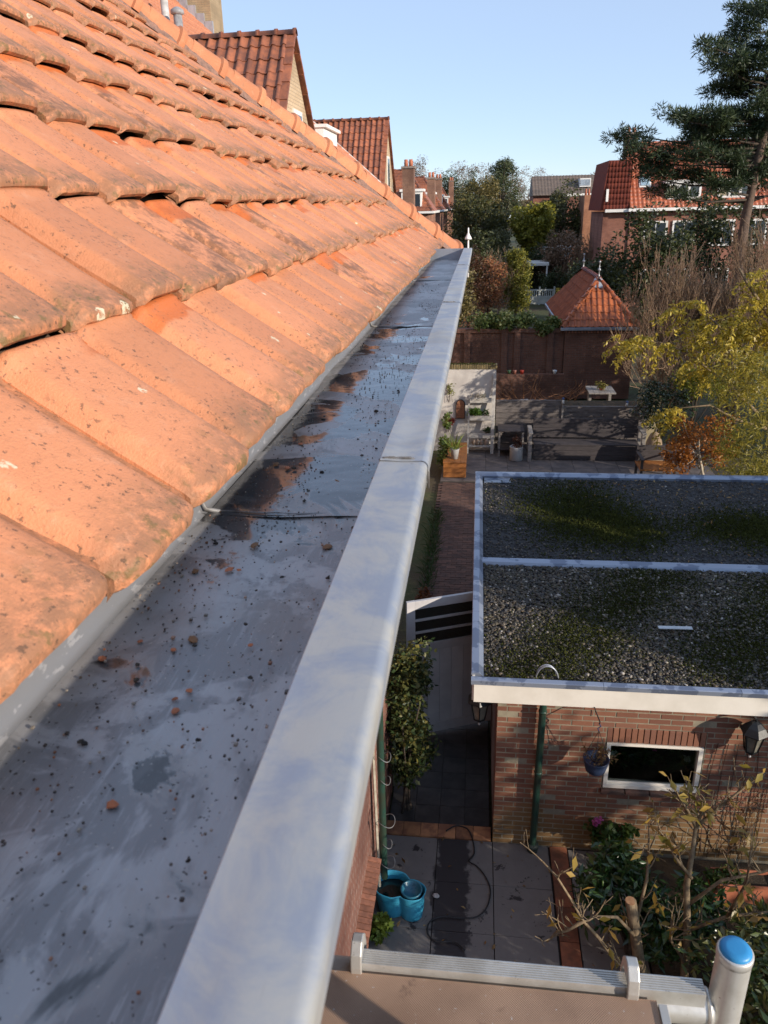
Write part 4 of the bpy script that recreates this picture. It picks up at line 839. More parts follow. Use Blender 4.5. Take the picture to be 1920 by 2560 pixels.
def shrub(name, label, cat, base, P_, mat, size, aspect=.5, seed=0, droop=.3, stems=6, r=.02, group=None, h=None, bark=None):
    e = empty(name, base, 0, label, cat, group); c = P_.mean(0); rr_ = random.Random(seed); mb = MB(); q = P_[np.random.default_rng(seed).choice(len(P_), stems)]
    for k in range(stems):
        t = Vector(q[k]); b = Vector(base)+Vector((rr_.gauss(0,.04), rr_.gauss(0,.04), -.04)); m_ = b.lerp(t, .5)+Vector((0,0,.12*(t-b).length))
        mb.tube([b, b.lerp(m_, .5), m_, t], [r, r*.8, r*.6, r*.3], 6)
    mb.build('stems', bark or BARKD, e, True); foliage('leaves', mat, P_, size, e, aspect, seed, droop); return e
shrub('rhododendron', 'glossy dark green evergreen shrub beside the pruned fruit tree', 'shrub', (1.62,5.45,0), np.vstack([blob(1500, (1.45,5.6,.62), .36,.36,.35, 1, 40, .14), blob(1500, (1.9,5.35,.62), .45,.42,.42, 2, 40, .15)]), RHO, .11, .32, 3, .2, 14)
shrub('laurel_bush', 'broad green laurel bush crowding behind the scaffold post', 'shrub', (2.6,4.3,0), np.vstack([blob(3000, (2.55,4.5,.75), .75,.75,.60, 3, 70, .2), blob(1600, (2.2,3.4,1.1), .55,.6,.8, 6, 40, .2), blob(1200, (3.1,5.3,.5), .5,.5,.4, 8, 30, .16)]), leafmat('laurel_leaf', [(0.02,0.05,0.012), (0.06,0.10,0.025), (0.12,0.14,0.04), (0.2,0.15,0.05)], .3, .35, .6), .10, .36, 5, .3, 18, .025)
# plant and blue tub by the house wall
tub = empty('rain_tub', (-0.70, 5.72, 0), 0, 'bright turquoise blue double barrel tub under the house downpipe', 'tub')
TUBM = pm('turquoise_plastic', (0.035,0.30,0.46), (0.05,0.34,0.50), 4, .4, 0, .15, 30, .003)
def lobe(z, g):
    out = []
    for k in range(64):
        q = 2*math.pi*k/64; dx, dy = math.cos(q), math.sin(q); best = 0
        for cx, cy, r in ((-.075,.03,.165*g), (.105,-.03,.125*g)):
            b_ = dx*cx+dy*cy; d_ = b_*b_-(cx*cx+cy*cy)+r*r
            if d_ > 0: best = max(best, b_+math.sqrt(d_))
        w_ = 1+.025*math.sin(q*9+z*22)*(1-abs(z-.2)*3 if abs(z-.2) < .33 else 0)
        out.append(Vector((-.67+dx*best*w_*1.12, 5.72+dy*best*w_, z)))
    return out
MB().loft([lobe(z, g) for z, g in ((0,.72), (.015,.80), (.10,.86), (.2,.92), (.26,.96), (.30,1.0), (.325,1.05), (.335,1.06), (.34,1.03), (.33,.97), (.24,.93))], True).build('shell', TUBM, tub, True)
MB().add([tuple(p) for p in lobe(.235, .95)], [tuple(range(64))]).build('water', pm('dark_water', (0.01,0.02,0.02), None, 5, .05), tub)
MB().lathe([(.10,.30), (.112,.35), (.104,.356), (.096,.35), (.07,.26), (.02,.257)], 28, (-.552, 5.69, 0)).build('saucer', pm('tub_blue_dark', (0.02,0.12,0.20), (0.03,0.16,0.22), 9, .3), tub, True)
e = downpipe(-0.84, 5.80, 0.36, 6.15, 0.036, 0.0, 'dark green downpipe with wire spirals standing in the blue tub')
MB().bar((-.885, 5.74, .30), (-.93, 5.84, 3.2), .022, .03).build('stake', pm('pale_stake', (0.42,0.38,0.30), (0.3,0.26,0.2), 14, .8), e)
RINGM = pm('galvanised_wire', (0.35,0.36,0.36), None, 9, .4, .7)
for z, r in ((1.12, .085), (.82, .05), (.58, .075), (1.62, .05), (1.9, .06)): MB().tube([(-.80+r*math.cos(q), 5.79+r*math.sin(q), z+.02*math.sin(q*2)) for q in np.linspace(0, 6.283, 27)[:-1]], .0035, 5, closed=True).build('wire_spiral', RINGM, e)
shrub('leafy_plant', 'small yellow green leafy plant beside the blue tub', 'plant', (-.84,5.36,0), blob(700, (-.84,5.36,.17), .09,.11,.16, 4, 24, .05), leafmat('fresh_leaf', [(0.10,0.16,0.02), (0.20,0.26,0.04)], .35), .055, .7, 9, .1, 6, .006)
CAB = pm('black_hose', (0.02,0.02,0.021), None, 9, .5)
pts = [(-.25,6.83),(-.16,6.91),(-.09,6.92),(0.0,6.88),(.05,6.76),(.08,6.54),(.02,6.42),(.10,6.36),(.18,6.26),(.24,6.12),(.25,5.99),(.21,5.83),(.11,5.71),(-.05,5.68),(-.22,5.68),(-.33,5.64),(-.38,5.56),(-.37,5.46),(-.31,5.40),(-.24,5.39),(-.1,5.40),(.02,5.3)]
sm = []
for i in range(len(pts)-1):
    p0, p1, p2, p3 = [np.array(pts[max(0, min(len(pts)-1, i+k))]) for k in (-1,0,1,2)]
    for t in (0, .25, .5, .75): sm.append(.5*((2*p1)+(-p0+p2)*t+(2*p0-5*p1+4*p2-p3)*t*t+(-p0+3*p1-3*p2+p3)*t**3))
tag(MB().tube([(a[0], a[1], .018) for a in sm], .008, 6).build('garden_hose', CAB, None, True), 'thin black hose curling across the stained patio slabs', 'hose')
mb = MB(); rr = random.Random(6); lump(mb, (0,0,0), .03, rr, .6); o = mb.build('stone', pm('white_stone', (.6,.58,.55), None, 20, .8)); o.location = (-.31,5.93,.014); tag(o, 'small white stone lying on the dark wet patio slab', 'stone')
r_ = np.random.default_rng(5); n = 60; tag(foliage('patio_leaves', LIT, np.stack([r_.uniform(-.8,1.7,n), r_.uniform(4.8,6.7,n), np.full(n,.012)], 1), .06, None, .5, 2, 0), 'scattered dead leaves on the patio slabs and edging', 'leaves', kind='stuff')

# shrub at the gate, gate itself, border plants
MIX = leafmat('rose_leaf', [(0.015,0.035,0.012), (0.035,0.06,0.018), (0.09,0.10,0.03), (0.20,0.17,0.04)], .3)
shrub('climbing_shrub', 'tall leafy shrub trained by the white gate along the house', 'shrub', (-.72,7.15,0), np.vstack([blob(2400, (-.72,7.35,1.75), .26,.35,.55, 2, 45, .16), blob(2400, (-.70,7.15,1.0), .28,.30,.50, 3, 45, .15)]), MIX, .06, .62, 7, .2, 12, .018)
gate = empty('garden_gate', (-.26, 8.67, 0), 0, 'grey white wooden garden gate with three glazed slots between house and annex', 'gate')
ga, gb = Vector((-.83, 8.44, 0)), Vector((.30, 8.905, 0)); gx = (gb-ga); GLn = gx.length; ang = math.atan2(gx.y, gx.x); GM = Matrix.Translation(ga) @ Euler((0,0,ang)).to_matrix().to_4x4()
GP = pm('gate_paint', (0.50,0.49,0.49), (0.42,0.41,0.42), 3, .5, 0, .15, 30, .003)
MB().box(0, .11, -.02, .025, .06, 2.12, GM).build('stile', GP, gate, bevel=.003); MB().box(GLn-.11, GLn, -.02, .025, .06, 2.12, GM).build('stile', GP, gate, bevel=.003)
for z0, z1 in ((2.0, 2.118), (1.36, 1.48), (.06, .20)): MB().box(.1101, GLn-.1101, -.019, .024, z0, z1, GM).build('rail', GP, gate, bevel=.003)
for z in (1.64, 1.82): MB().box(.1101, GLn-.1101, -.016, .02, z, z+.03, GM).build('glazing_bar', GP, gate, bevel=.002)
for z0, z1 in ((1.48, 1.64), (1.67, 1.82), (1.85, 2.0)): MB().box(.105, GLn-.105, .0, .005, z0-.002, z1+.002, GM).build('pane', glassmat('gate_glass', (0.02,0.025,0.022), .08), gate)
nb = 6; bw = (GLn-.22)/nb
for k in range(nb): MB().box(.11+k*bw+.0015, .11+(k+1)*bw-.0015, -.006, .012, .20, 1.36, GM).build('board', GP, gate, bevel=.002)
BP = leafmat('border_leaf', [(0.012,0.03,0.01), (0.03,0.065,0.015), (0.06,0.10,0.02)], .3)
shrub('border_plant', 'round dark green plant at the path edge behind the white gate', 'plant', (-.78,9.6,0), blob(900, (-.72,9.7,.35), .16,.25,.32, 4, 24, .1), BP, .07, .6, 2, .2, 6, .008)
shrub('border_plant', 'rust orange leaved plant at the edge of the brick path', 'plant', (-.82,11.6,0), blob(700, (-.80,11.7,.3), .14,.25,.28, 5, 20, .09), leafmat('rust_orange_leaf', [(0.10,0.03,0.01), (0.22,0.07,0.02)], .3), .06, .6, 3, .2, 6, .008)
rg = np.random.default_rng(6); n = 900; P_ = np.stack([rg.normal(-.87, .06, n), rg.uniform(12.6, 16.6, n), rg.uniform(0, .12, n)], 1); tag(foliage('edge_grass', leafmat('edge_grass', [(0.02,0.045,0.01), (0.05,0.09,0.02)], .3), P_, .22, None, .06, 3, -1.2), 'long grass tufts edging the brick path by the house', 'grass', kind='stuff')
# ------------------------------------------------------------------ far end of the courtyard
RENDER = pm('white_render', (0.56,0.53,0.49), (0.44,0.41,0.38), 2.5, .85, 0, .4, 40, .004, 0)
COP = pm('coping_brick', (0.20,0.15,0.07), (0.11,0.09,0.04), 9, .9, 0, .6, 60, .006, .25)
ww = empty('rendered_wall', (-.1,21.9,0), 0, 'white rendered garden wall with mossy brick coping', 'wall')
MB().box(-1.3, .53, 21.82, 22.0, -.05, 2.40).build('render', RENDER, ww, bevel=.01)
cb = MB().box(-.026, .026, -.11, .11, 0, .13).mesh('brick'); cb.materials.append(COP); rng = random.Random(4)
for k in range(28): o = link('brick', cb, None, ww); o.location = (-1.24+k*.0655, 21.91+rng.gauss(0,.003), 2.402); o.rotation_euler = (rng.gauss(0,.02), rng.gauss(0,.03), 0)
foliage('moss', MOSS, np.stack([np.random.default_rng(2).uniform(-1.2,.5,900), np.random.default_rng(3).uniform(21.8,22.02,900), np.full(900,2.525)], 1), .035, ww, .6, 2, -.8, kind='stuff')
GWOOD = pm('grey_weathered_wood', (0.26,0.24,0.22), (0.17,0.155,0.145), 5, .8, 0, .6, 60, .004, .12, (1,1,6)); WWOOD = pm('whitewashed_wood', (0.48,0.46,0.42), (0.36,0.34,0.31), 5, .75, 0, .4, 60, .003, .08)
rk = empty('plant_rack', (.12,21.7,0), 0, 'tall whitewashed wooden plant rack leaning on the rendered wall', 'rack')
MB().bar((.46,21.45,0), (.49,21.78,2.25), .09, .045, (0,-1,.2)).build('upright', WWOOD, rk); MB().bar((-.24,21.45,0), (-.22,21.72,1.66), .045, .045, (0,-1,.2)).build('upright', WWOOD, rk)
for z0, z1, dy in ((1.47,1.62,.22), (.96,1.10,.16), (.45,.59,.10)):
    MB().box(-.20, .42, 21.42+dy*.9, 21.44+dy*.9, z0, z1).build('shelf_front', WWOOD, rk); MB().box(-.20, .42, 21.441+dy*.9, 21.66+dy*.4, z0, z0+.02).build('shelf', WWOOD, rk)
MB().box(-.20, .42, 21.44, 21.66, .20, .235).build('shelf', WWOOD, rk)
HERB = leafmat('herb_leaf', [(0.05,0.12,0.015), (0.12,0.22,0.03)], .35)
def potplant(name, label, c, rx, rz, n, size, mat, asp=.4, dr=-.4, cat='plant', seed=1, r=.06, h=.10, potm=None):
    e = empty(name, c, 0, label, cat); x, y, z = c
    MB().lathe([(r*.75,0), (r,h), (r*.9,h), (r*.8,h*.7)], 14, c).build('pot', potm or CLAY, e, True); foliage('leaves', mat, blob(n, (x,y,z+h+rz*.6), rx, rx*.8, rz, seed, 14, rx*.4), size, e, asp, seed, dr); return e
potplant('herb_pot', 'bright green herb spilling over the second rack shelf', (-.06,21.66,.985), .20, .14, 300, .09, HERB, .5, .1, 'plant', 2)
potplant('herb_pot', 'short dark succulent on the second rack shelf beside the bright herb', (.26,21.66,.985), .09, .09, 120, .09, BP, .25, -.8, 'plant', 3)
potplant('herb_pot', 'small dark green plant on the third rack shelf', (.30,21.60,.475), .09, .10, 120, .08, BP, .4, -.5, 'plant', 4)
potplant('succulent_tray', 'low grey succulents along the top rack shelf', (.10,21.70,1.50), .22, .07, 240, .05, leafmat('grey_leaf', [(0.2,0.19,0.14), (0.4,0.37,0.3), (.3,.2,.15)]), .5, -.5, 'plant', 5, .05, .09)
STONE = pm('tan_stone', (0.36,0.27,0.20), (0.26,0.19,0.14), 20, .8, 0, .4, 60, .004, .2)
for k, x in enumerate((-.06, .05, .16, .31)):
    mb = MB(); mb.lathe([(.03,0), (.055,.03), (.05,.12), (.03,.17), (.01,.185)], 10, (0,0,0)); o = mb.build('clay_jar', STONE, None, True); o.location = (x,21.53,.236); o.scale = (1+.3*(k == 3), 1, .9+.1*(k % 2)); tag(o, 'tan clay jar standing on the lowest shelf of the rack', 'jar', 'clay jars on the rack')
pl = empty('arched_plaque', (-.47,21.80,.95), 0, 'arched terracotta lattice plaque hung on the rendered wall', 'plaque')
arc = [(-.60,.96), (-.345,.96), (-.345,1.32)]+[(-.4725+.1275*math.cos(q), 1.36+.16*math.sin(q)) for q in np.linspace(.2, math.pi-.2, 12)]+[(-.60,1.32)]
MB().prism([(x,21.818,z) for x, z in arc], (0,-.03,0)).build('panel', pm('plaque_clay', (0.36,0.16,0.08), (0.24,0.10,0.05), 30, .8, 0, .6, 40, .01), pl)
MB().tube([(x,21.785,z) for x, z in arc], .016, 6, closed=True).build('frame', pm('plaque_frame', (0.04,0.03,0.03), None, 9, .6), pl)
lt = MB()
for k in range(7): lt.box(-.595+k*.04, -.588+k*.04, 21.782, 21.789, .97, 1.40); lt.box(-.595, -.35, 21.7815, 21.7885, .99+k*.065, .998+k*.065)
lt.build('lattice', pm('lattice_clay', (0.26,0.11,0.06), None, 9, .8), pl)
OWOOD = pm('orange_stained_wood', (0.34,0.13,0.03), (0.24,0.09,0.025), 5, .6, 0, .4, 40, .003, .06, (1,4,1))
bx = empty('wooden_box', (-.55,20.1,0), 0, 'low orange stained wooden box bench on the brick path', 'box')
for k in range(4): MB().box(-.86+k*.153, -.712+k*.153, 19.22, 21.05, .42, .45).build('plank', OWOOD, bx, bevel=.004)
for z in (.02, .155, .29): MB().box(-.85, -.26, 19.24, 19.265, z, z+.13).build('plank', OWOOD, bx, bevel=.004); MB().box(-.275, -.25, 19.266, 21.03, z, z+.13).build('plank', OWOOD, bx, bevel=.004)
GPOT = pm('grey_white_pot', (0.46,0.46,0.46), (0.38,0.38,0.38), 6, .6, 0, .2)
e = empty('potted_bulbs', (-.56,19.55,.45), 0, 'white pot with upright green blades standing on the orange box', 'plant'); MB().lathe([(.085,0), (.12,.26), (.125,.28), (.11,.28), (.10,.22), (.02,.21)], 20, (-.56,19.55,.45)).build('pot', GPOT, e, True)
foliage('leaves', leafmat('blade_leaf', [(0.12,0.17,0.03), (0.25,0.30,0.06)], .35), np.random.default_rng(1).normal((-.56,19.55,.70), (.04,.04,.02), (70,3)), .42, e, .05, 3, -1.6)
shrub('ivy_plant', 'ivy climbing at the left end of the rendered wall above the box', 'plant', (-.85,20.4,0), np.vstack([blob(700, (-.86,20.0,.55), .12,.5,.35, 5, 24, .12), blob(250, (-.84,21.0,1.1), .09,.3,.3, 6, 12, .08)]), leafmat('ivy_leaf', [(0.03,0.07,0.015), (0.10,0.15,0.03), (.2,.2,.06)]), .08, .7, 3, .2, 8, .008)
shrub('wall_climber', 'small pale climber on the upper face of the rendered wall', 'plant', (-.78,21.75,1.5), blob(160, (-.74,21.74,1.85), .10,.05,.22, 8, 10, .06), leafmat('pale_leaf', [(0.16,0.17,0.06), (0.3,0.3,0.12)]), .06, .5, 3, .2, 4, .005)
shrub('red_climber', 'red leaved sprig on the lower face of the rendered wall', 'plant', (-.80,21.75,.6), blob(90, (-.78,21.72,.9), .09,.05,.12, 9, 8, .05), leafmat('red_leaf', [(0.16,0.03,0.02), (0.3,0.07,0.04)]), .09, .6, 4, .2, 4, .005)
# sleeper planter wall
SLP = pm('grey_sleeper', (0.155,0.135,0.125), (0.085,0.072,0.068), 4, .85, 0, .7, 40, .008, .12, (1,1,7))
pw_ = empty('sleeper_planter', (2.4,22.1,0), 0, 'raised planter wall of grey horizontal sleepers', 'planter')
for k in range(8):
    z = k*.182; MB().box(.56, 2.44, 22.02, 22.12, z, z+.176).build('plank', SLP, pw_, bevel=.008)
    if k < 7: MB().box(2.50, 4.9, 22.05, 22.15, z, z+.176).build('plank', SLP, pw_, bevel=.008)
MB().box(2.442, 2.498, 21.98, 22.04, .0, 1.36).build('post', GWOOD, pw_); MB().box(.6, 4.85, 22.16, 22.85, 0, 1.25).build('soil', SOIL, pw_)
def spot(x, y, z, label):
    e = empty('spot_light', (x,y,z), 0, label, 'light'); MB().lathe([(.045,0), (.035,.06), (.03,.11), (.0,.115)], 12, (x,y,z)).build('shade', pm('spot_white', (.7,.7,.68), None, 9, .4), e, True); MB().lathe([(.034,.112), (.04,.15), (.02,.17)], 12, (x,y,z)).build('cap', pm('spot_blue', (.03,.07,.2), None, 9, .4), e, True)
spot(2.47,22.0,1.37,'small white and blue lamp on the planter post beside the bench back'); spot(4.27,22.02,1.28,'small white and blue lamp on the planter near the dark holly')
tw = MB(); rp_ = random.Random(9); TWIG = pm('orange_twig', (0.30,0.13,0.05), (0.20,0.09,0.04), 40, .7)
e = empty('pruned_twigs', (1.4,22.3,1.4), 0, 'heap of bare orange brown twigs lying on the sleeper planter', 'twigs')
for k in range(34):
    x = rp_.choice((rp_.uniform(.55,1.3), rp_.uniform(.7,2.5), rp_.uniform(2.2,3.0))); grow(tw, rp_, (x,22.25+rp_.random()*.25,1.38), (rp_.gauss(-.5 if x < 1.3 else .3,.7), rp_.gauss(-.2,.3), rp_.uniform(.2,.8)), rp_.uniform(.35,.75), .011, 1, .5, 5, .0, None, 5, (1,3), .6, .004)
tw.tube([(1.65,22.4,1.4), (1.62,22.4,1.75), (1.72,22.4,2.05), (1.78,22.4,2.28)], [.018,.014,.01,.006], 6); tw.build('stems', TWIG, e, True)
for k, (x, s_) in enumerate(((1.35,.17), (1.62,.13), (1.9,.15))):
    mb = MB(); lump(mb, (0,0,0), s_, random.Random(k), .5); o = mb.build('pale_stone', pm('pale_stone', (.42,.40,.40), (.3,.28,.28), 12, .8), None, True); o.location = (x,22.35,1.33); tag(o, 'pale rounded stone among the twigs on the sleeper planter', 'stone', 'stones on the planter')
# bench, stool, pot
DWOOD = pm('dark_bench_wood', (0.052,0.043,0.045), (0.035,0.03,0.032), 5, .7, 0, .5, 40, .004, .12, (1,1,6))
bn = empty('garden_bench', (3.0,20.9,0), 0, 'long dark plank bench built along the sleeper planter', 'bench')
for k in range(4): MB().box(1.62, 4.55, 21.5+.02*k, 21.54+.02*k, .50+k*.135, .63+k*.135).build('back_plank', DWOOD, bn, bevel=.005)
for k in range(4): MB().box(1.62, 4.5, 20.9+k*.15, 21.04+k*.15, .43, .465).build('seat_plank', DWOOD, bn, bevel=.004)
for k in range(3): MB().box(1.62, 4.5, 20.9, 20.93, .02+k*.135, .148+k*.135).build('front_plank', DWOOD, bn, bevel=.004)
for x in (1.50, 4.56):
    MB().box(x-.05, x+.05, 20.72, 20.84, 0, .80).build('leg', GWOOD, bn, bevel=.006); MB().box(x-.05, x+.07, 20.72, 21.55, .80, .84).build('armrest', GWOOD, bn, bevel=.006); MB().box(x-.04, x+.04, 21.3, 21.42, 0, .799).build('leg', GWOOD, bn, bevel=.006)
st = empty('log_rack', (.95,21.5,0), 0, 'dark wooden two-tier log rack beside the bench end', 'rack')
for x in (.66, 1.32):
    for y in (21.2, 21.85): MB().box(x-.025, x+.025, y-.025, y+.025, 0, .74).build('leg', GWOOD, st)
for z in (.20, .74): MB().box(.62, 1.36, 21.16, 21.89, z+.001, z+.03).build('shelf', DWOOD, st)
e = empty('planter_pot', (1.14,20.9,0), 0, 'round grey zinc pot with red brown plant before the log rack', 'planter'); MB().lathe([(.16,0), (.19,.02), (.185,.38), (.195,.40), (.18,.40), (.17,.34), (.02,.33)], 24, (1.14,20.9,0)).build('pot', GPOT, e, True)
foliage('leaves', leafmat('maroon_leaf', [(0.05,0.02,0.015), (0.12,0.05,0.03)]), blob(260, (1.14,20.9,.52), .16,.16,.16, 3, 14, .07), .07, e, .5, 3)
ar = empty('garden_chair', (4.75,19.5,0), 0, 'low dark wooden armchair beside the orange shrub', 'chair')
for x in (4.22, 5.05):
    for y in (19.1, 19.75): MB().box(x-.03, x+.03, y-.03, y+.03, 0, .62).build('leg', DWOOD, ar)
MB().box(4.18, 5.09, 19.05, 19.8, .34, .38).build('seat', OWOOD, ar); MB().box(4.2, 5.07, 19.78, 19.82, .40, .80).build('backrest', DWOOD, ar); 
for x in (4.22, 5.05): MB().box(x-.04, x+.04, 19.02, 19.82, .6205, .65).build('armrest', DWOOD, ar)
tn = empty('parasol_cover', (4.75,20.35,0), 0, 'closed tan parasol base cover standing at the bench end', 'cover'); MB().lathe([(.28,0), (.27,.3), (.2,.75), (.12,.95), (.03,1.02)], 18, (4.75,20.35,0)).build('cloth', pm('tan_cloth', (.26,.19,.12), (.2,.14,.09), 6, .9, 0, .3), tn, True); MB().lathe([(.035,1.0), (.03,1.08)], 10, (4.75,20.35,0)).build('top', DWOOD, tn)
MB_ = MB().box(4.62, 5.3, 22.3, 22.36, 0, 1.72); tag(MB_.build('fence_panel', pm('tan_panel', (.38,.32,.20), (.30,.25,.15), 6, .8, 0, .3)), 'pale tan wooden fence panel behind the holly', 'fence')
pt = empty('picnic_table', (3.8,24.0,1.1), 0, 'pale plank table with a potted plant behind the sleeper planter', 'table')
for k in range(5): MB().box(3.42+k*.163, 3.575+k*.163, 23.6, 24.6, 1.27, 1.31, Matrix.Identity(4)).build('plank', GWOOD, pt)
for x in (3.5, 4.1): MB().box(x-.04, x+.04, 23.9, 24.2, -.06, 1.268).build('leg', GWOOD, pt)
potplant('table_plant', 'yellowing plant in a pot on the pale plank table', (3.83,24.0,1.312), .16, .10, 200, .09, leafmat('yellow_pot_leaf', [(.05,.08,.02), (.3,.22,.05)]), .5, .1, 'plant', 6)
# brick garden wall with pilasters and its ivy
GBR = brickmat('garden_brick', (0.115,0.052,0.036), (0.165,0.072,0.048), (0.12,0.10,0.085), .22, .065)
gw = empty('brick_garden_wall', (1.1,28.4,0), 0, 'tall dark brick garden wall with pilasters joining the tiled shed', 'wall')
MB().box(-3.0, 3.08, 28.45, 28.65, 0, 2.42).build('wall', GBR, gw); MB().box(-3.0, 3.08, 28.36, 28.70, 2.421, 2.56).build('coping', GBR, gw)
for x in (-.4, .95, 1.42, 2.6): MB().box(x-.11, x+.11, 28.36, 28.4495, 0, 2.42).build('pilaster', GBR, gw)
MB().box(.2, 3.0, 26.9, 27.1, 0, 1.2).build('ledge', GBR, gw)
for x, c, lab in ((1.10,(.04,.10,.05),'small dark green pot on the low brick ledge'), (1.29,(.20,.08,.06),'small brown pot on the low brick ledge'), (1.55,(.45,.05,.03),'small red pot on the low brick ledge'), (2.68,(.6,.65,.68),'small pale glass globe on the low brick ledge')):
    o = MB().lathe([(.05,0), (.07,.1), (.075,.13), (.055,.13)], 12, (0,0,0)).build('flower_pot', pm('pot_paint', c, None, 9, .5), None, True); o.location = (x,27.0,1.2); tag(o, lab, 'pot')
shrub('ivy_hedge', 'variegated ivy sprawling along the top of the brick garden wall', 'ivy', (1.2,28.75,0), np.vstack([blob(3600, (.9,28.5,2.82), 1.35,.28,.24, 3, 70, .18), blob(1500, (2.5,28.45,2.65), .55,.25,.28, 4, 24, .16)]), leafmat('variegated_ivy', [(0.05,0.09,0.02), (0.14,0.18,0.05), (0.34,0.34,0.16)], .3), .12, .7, 3, .3, 12, .015)
# ------------------------------------------------------------------ tiles for the smaller and farther roofs
def small_tile(mat, w_, L_, h=.03):
    us = [0, .10, .22, .36, .55, .8, 1.02]; zs = [.2, .85, 1.0, .75, .15, 0, .12]
    mb = MB(); a = [Vector((u*w_, 0, z*h+.022)) for u, z in zip(us, zs)]; b = [Vector((u*w_, L_*1.08, z*h)) for u, z in zip(us, zs)]; lo = [p-Vector((0,0,.02)) for p in a]
    mb.loft([b, a]); mb.loft([a, lo]); me = mb.mesh('roof_tile', True); me.materials.append(mat); me.set_sharp_from_angle(angle=rad(55)); return me
def tile_plane(parent, org, udir, up, w_, e_, inside, ncol, nrow, me, seed=1, lim=295, prio=None, offs=0.0):
    org = Vector(org); u = Vector(udir).normalized(); v = Vector(up).normalized(); n_ = u.cross(v); R_ = Matrix((u, v, n_)).transposed(); rg = random.Random(seed); rest = MB(); k = 0; sp = []
    for j in range(nrow):
        for i in range(ncol):
            if inside((i+.5)*w_, (j+.5)*e_): sp.append((i, j))
    if prio: sp.sort(key=prio)
    for i, j in sp:
        m4 = (R_ @ Euler((rg.gauss(0,.012), rg.gauss(0,.015), rg.gauss(0,.008))).to_matrix()).to_4x4(); m4.translation = org+u*(i*w_)+v*(j*e_+rg.gauss(0,.004))+n_*offs
        if k < lim: o = link('roof_tile', me, None, parent); o.matrix_basis = m4 if parent is None else m4
        else: rest.add([m4 @ q.co for q in me.vertices], [tuple(p.vertices) for p in me.polygons])
        k += 1
    if rest.n: tag(rest.build('roof_tile_field', me.materials[0], parent, True), kind='stuff')
def wavy(name, mat, parent, org, udir, up, W_, H_, cols, rows, amp=.035, cut=None):
    """roof of pantiles too far off to tell apart: real rolls and steps in one mesh"""
    org = Vector(org); u = Vector(udir).normalized(); v = Vector(up).normalized(); n_ = u.cross(v); mb = MB(); K = 4
    for j in range(rows):
        secs = []
        for t, dz in ((0, .03), (1, 0)):
            s = (j+t)*H_/rows; x0, x1 = cut(s) if cut else (0, W_); nn = cols*K
            secs.append([org+u*(x0+(x1-x0)*q/nn)+v*s+n_*(dz+amp*(.5+.5*math.sin(2*math.pi*(x0+(x1-x0)*q/nn)*cols/W_))) for q in range(nn+1)])
        lo = [p-n_*.05 for p in secs[0]]; mb.loft([lo, secs[0], secs[1]])
    return tag(mb.build(name, mat, parent, True), kind='stuff')
RTILE = pm('glazed_red_tile', (0.36,0.105,0.035), (0.25,0.07,0.028), 7, .42, 0, .3, 60, .003, .22)
OTILE = pm("old_red_tile", (0.32,0.105,0.047), (0.19,0.068,0.038), 6, .6, 0, .4, 60, .003, .25)
# ------------------------------------------------------------------ garden shed with hipped tile roof
sh = empty('garden_shed', (4.3,31.8,0), 0, 'brick garden shed with shiny hipped red tile roof and two finials', 'shed')
MB().box(3.1, 5.52, 28.34, 35.4, 0, 2.4).build('wall', GBR, sh); MB().box(3.06, 5.56, 28.30, 35.44, 2.401, 2.50).build('cornice', GBR, sh)
for k in range(22): MB().box(3.10+k*.112, 3.155+k*.112, 28.262, 28.2995, 2.405, 2.49).build('dentil', SILLB, sh)
X0, X1, YF, YB, ZE, ZR_ = 2.98, 5.64, 28.2, 35.5, 2.60, 4.17; XM = (X0+X1)/2; hf = 1.38
gz = pm('shed_zinc', (.34,.38,.46), (.24,.27,.33), 5, .35, .6, .15)
for a, b in (((X0-.06,YF-.07),(X1+.06,YF+.02)), ((X0-.07,YF+.021),(X0+.02,YB)), ((X1-.02,YF+.021),(X1+.07,YB))): MB().box(a[0], b[0], a[1], b[1], ZE-.09, ZE+.015).build('gutter', gz, sh, bevel=.01)
A, B, C_, D = Vector((X0,YF,ZE)), Vector((X1,YF,ZE)), Vector((XM,YF+hf,ZR_)), Vector((XM,YB-hf,ZR_)); E_, F_ = Vector((X0,YB,ZE)), Vector((X1,YB,ZE))
rf = MB().add([A,B,C_,D,E_,F_], [(0,1,2), (1,5,3,2), (5,4,3), (4,0,2,3)]).build('roof', pm('shed_underlay', (.1,.04,.03), None, 9, .9), sh)
me = small_tile(RTILE, .205, .29, .04); ln = math.hypot(hf, ZR_-ZE); W_ = X1-X0
tile_plane(rf, A+Vector((0,0,.02)), (1,0,0), (0,hf,ZR_-ZE), W_/13, ln/7, lambda x, y: y < ln*1.0 and abs(x-W_/2) < (W_/2)*(1-y/ln)+.06, 13, 7, me, 3)
ln2 = math.hypot(XM-X0, ZR_-ZE); LY = YB-YF
flat_t = small_tile(pm('flat_red_tile', (0.25,0.075,0.032), (0.18,0.055,0.027), 5, .85, 0, .3, 60, .003, .15, spec=.15), .30, .36, .012)
tile_plane(rf, Vector((X0,YB,ZE+.015)), (0,-1,0), (XM-X0,0,ZR_-ZE), .29, ln2/6, lambda x, y: (x > y/ln2*hf-.05) and (LY-x > y/ln2*hf-.05), 26, 6, flat_t, 4, 200)
tile_plane(rf, Vector((X1,YF,ZE+.015)), (0,1,0), (XM-X1,0,ZR_-ZE), .29, ln2/6, lambda x, y: (x > y/ln2*hf-.05) and (LY-x > y/ln2*hf-.05), 26, 6, flat_t, 5, 0)
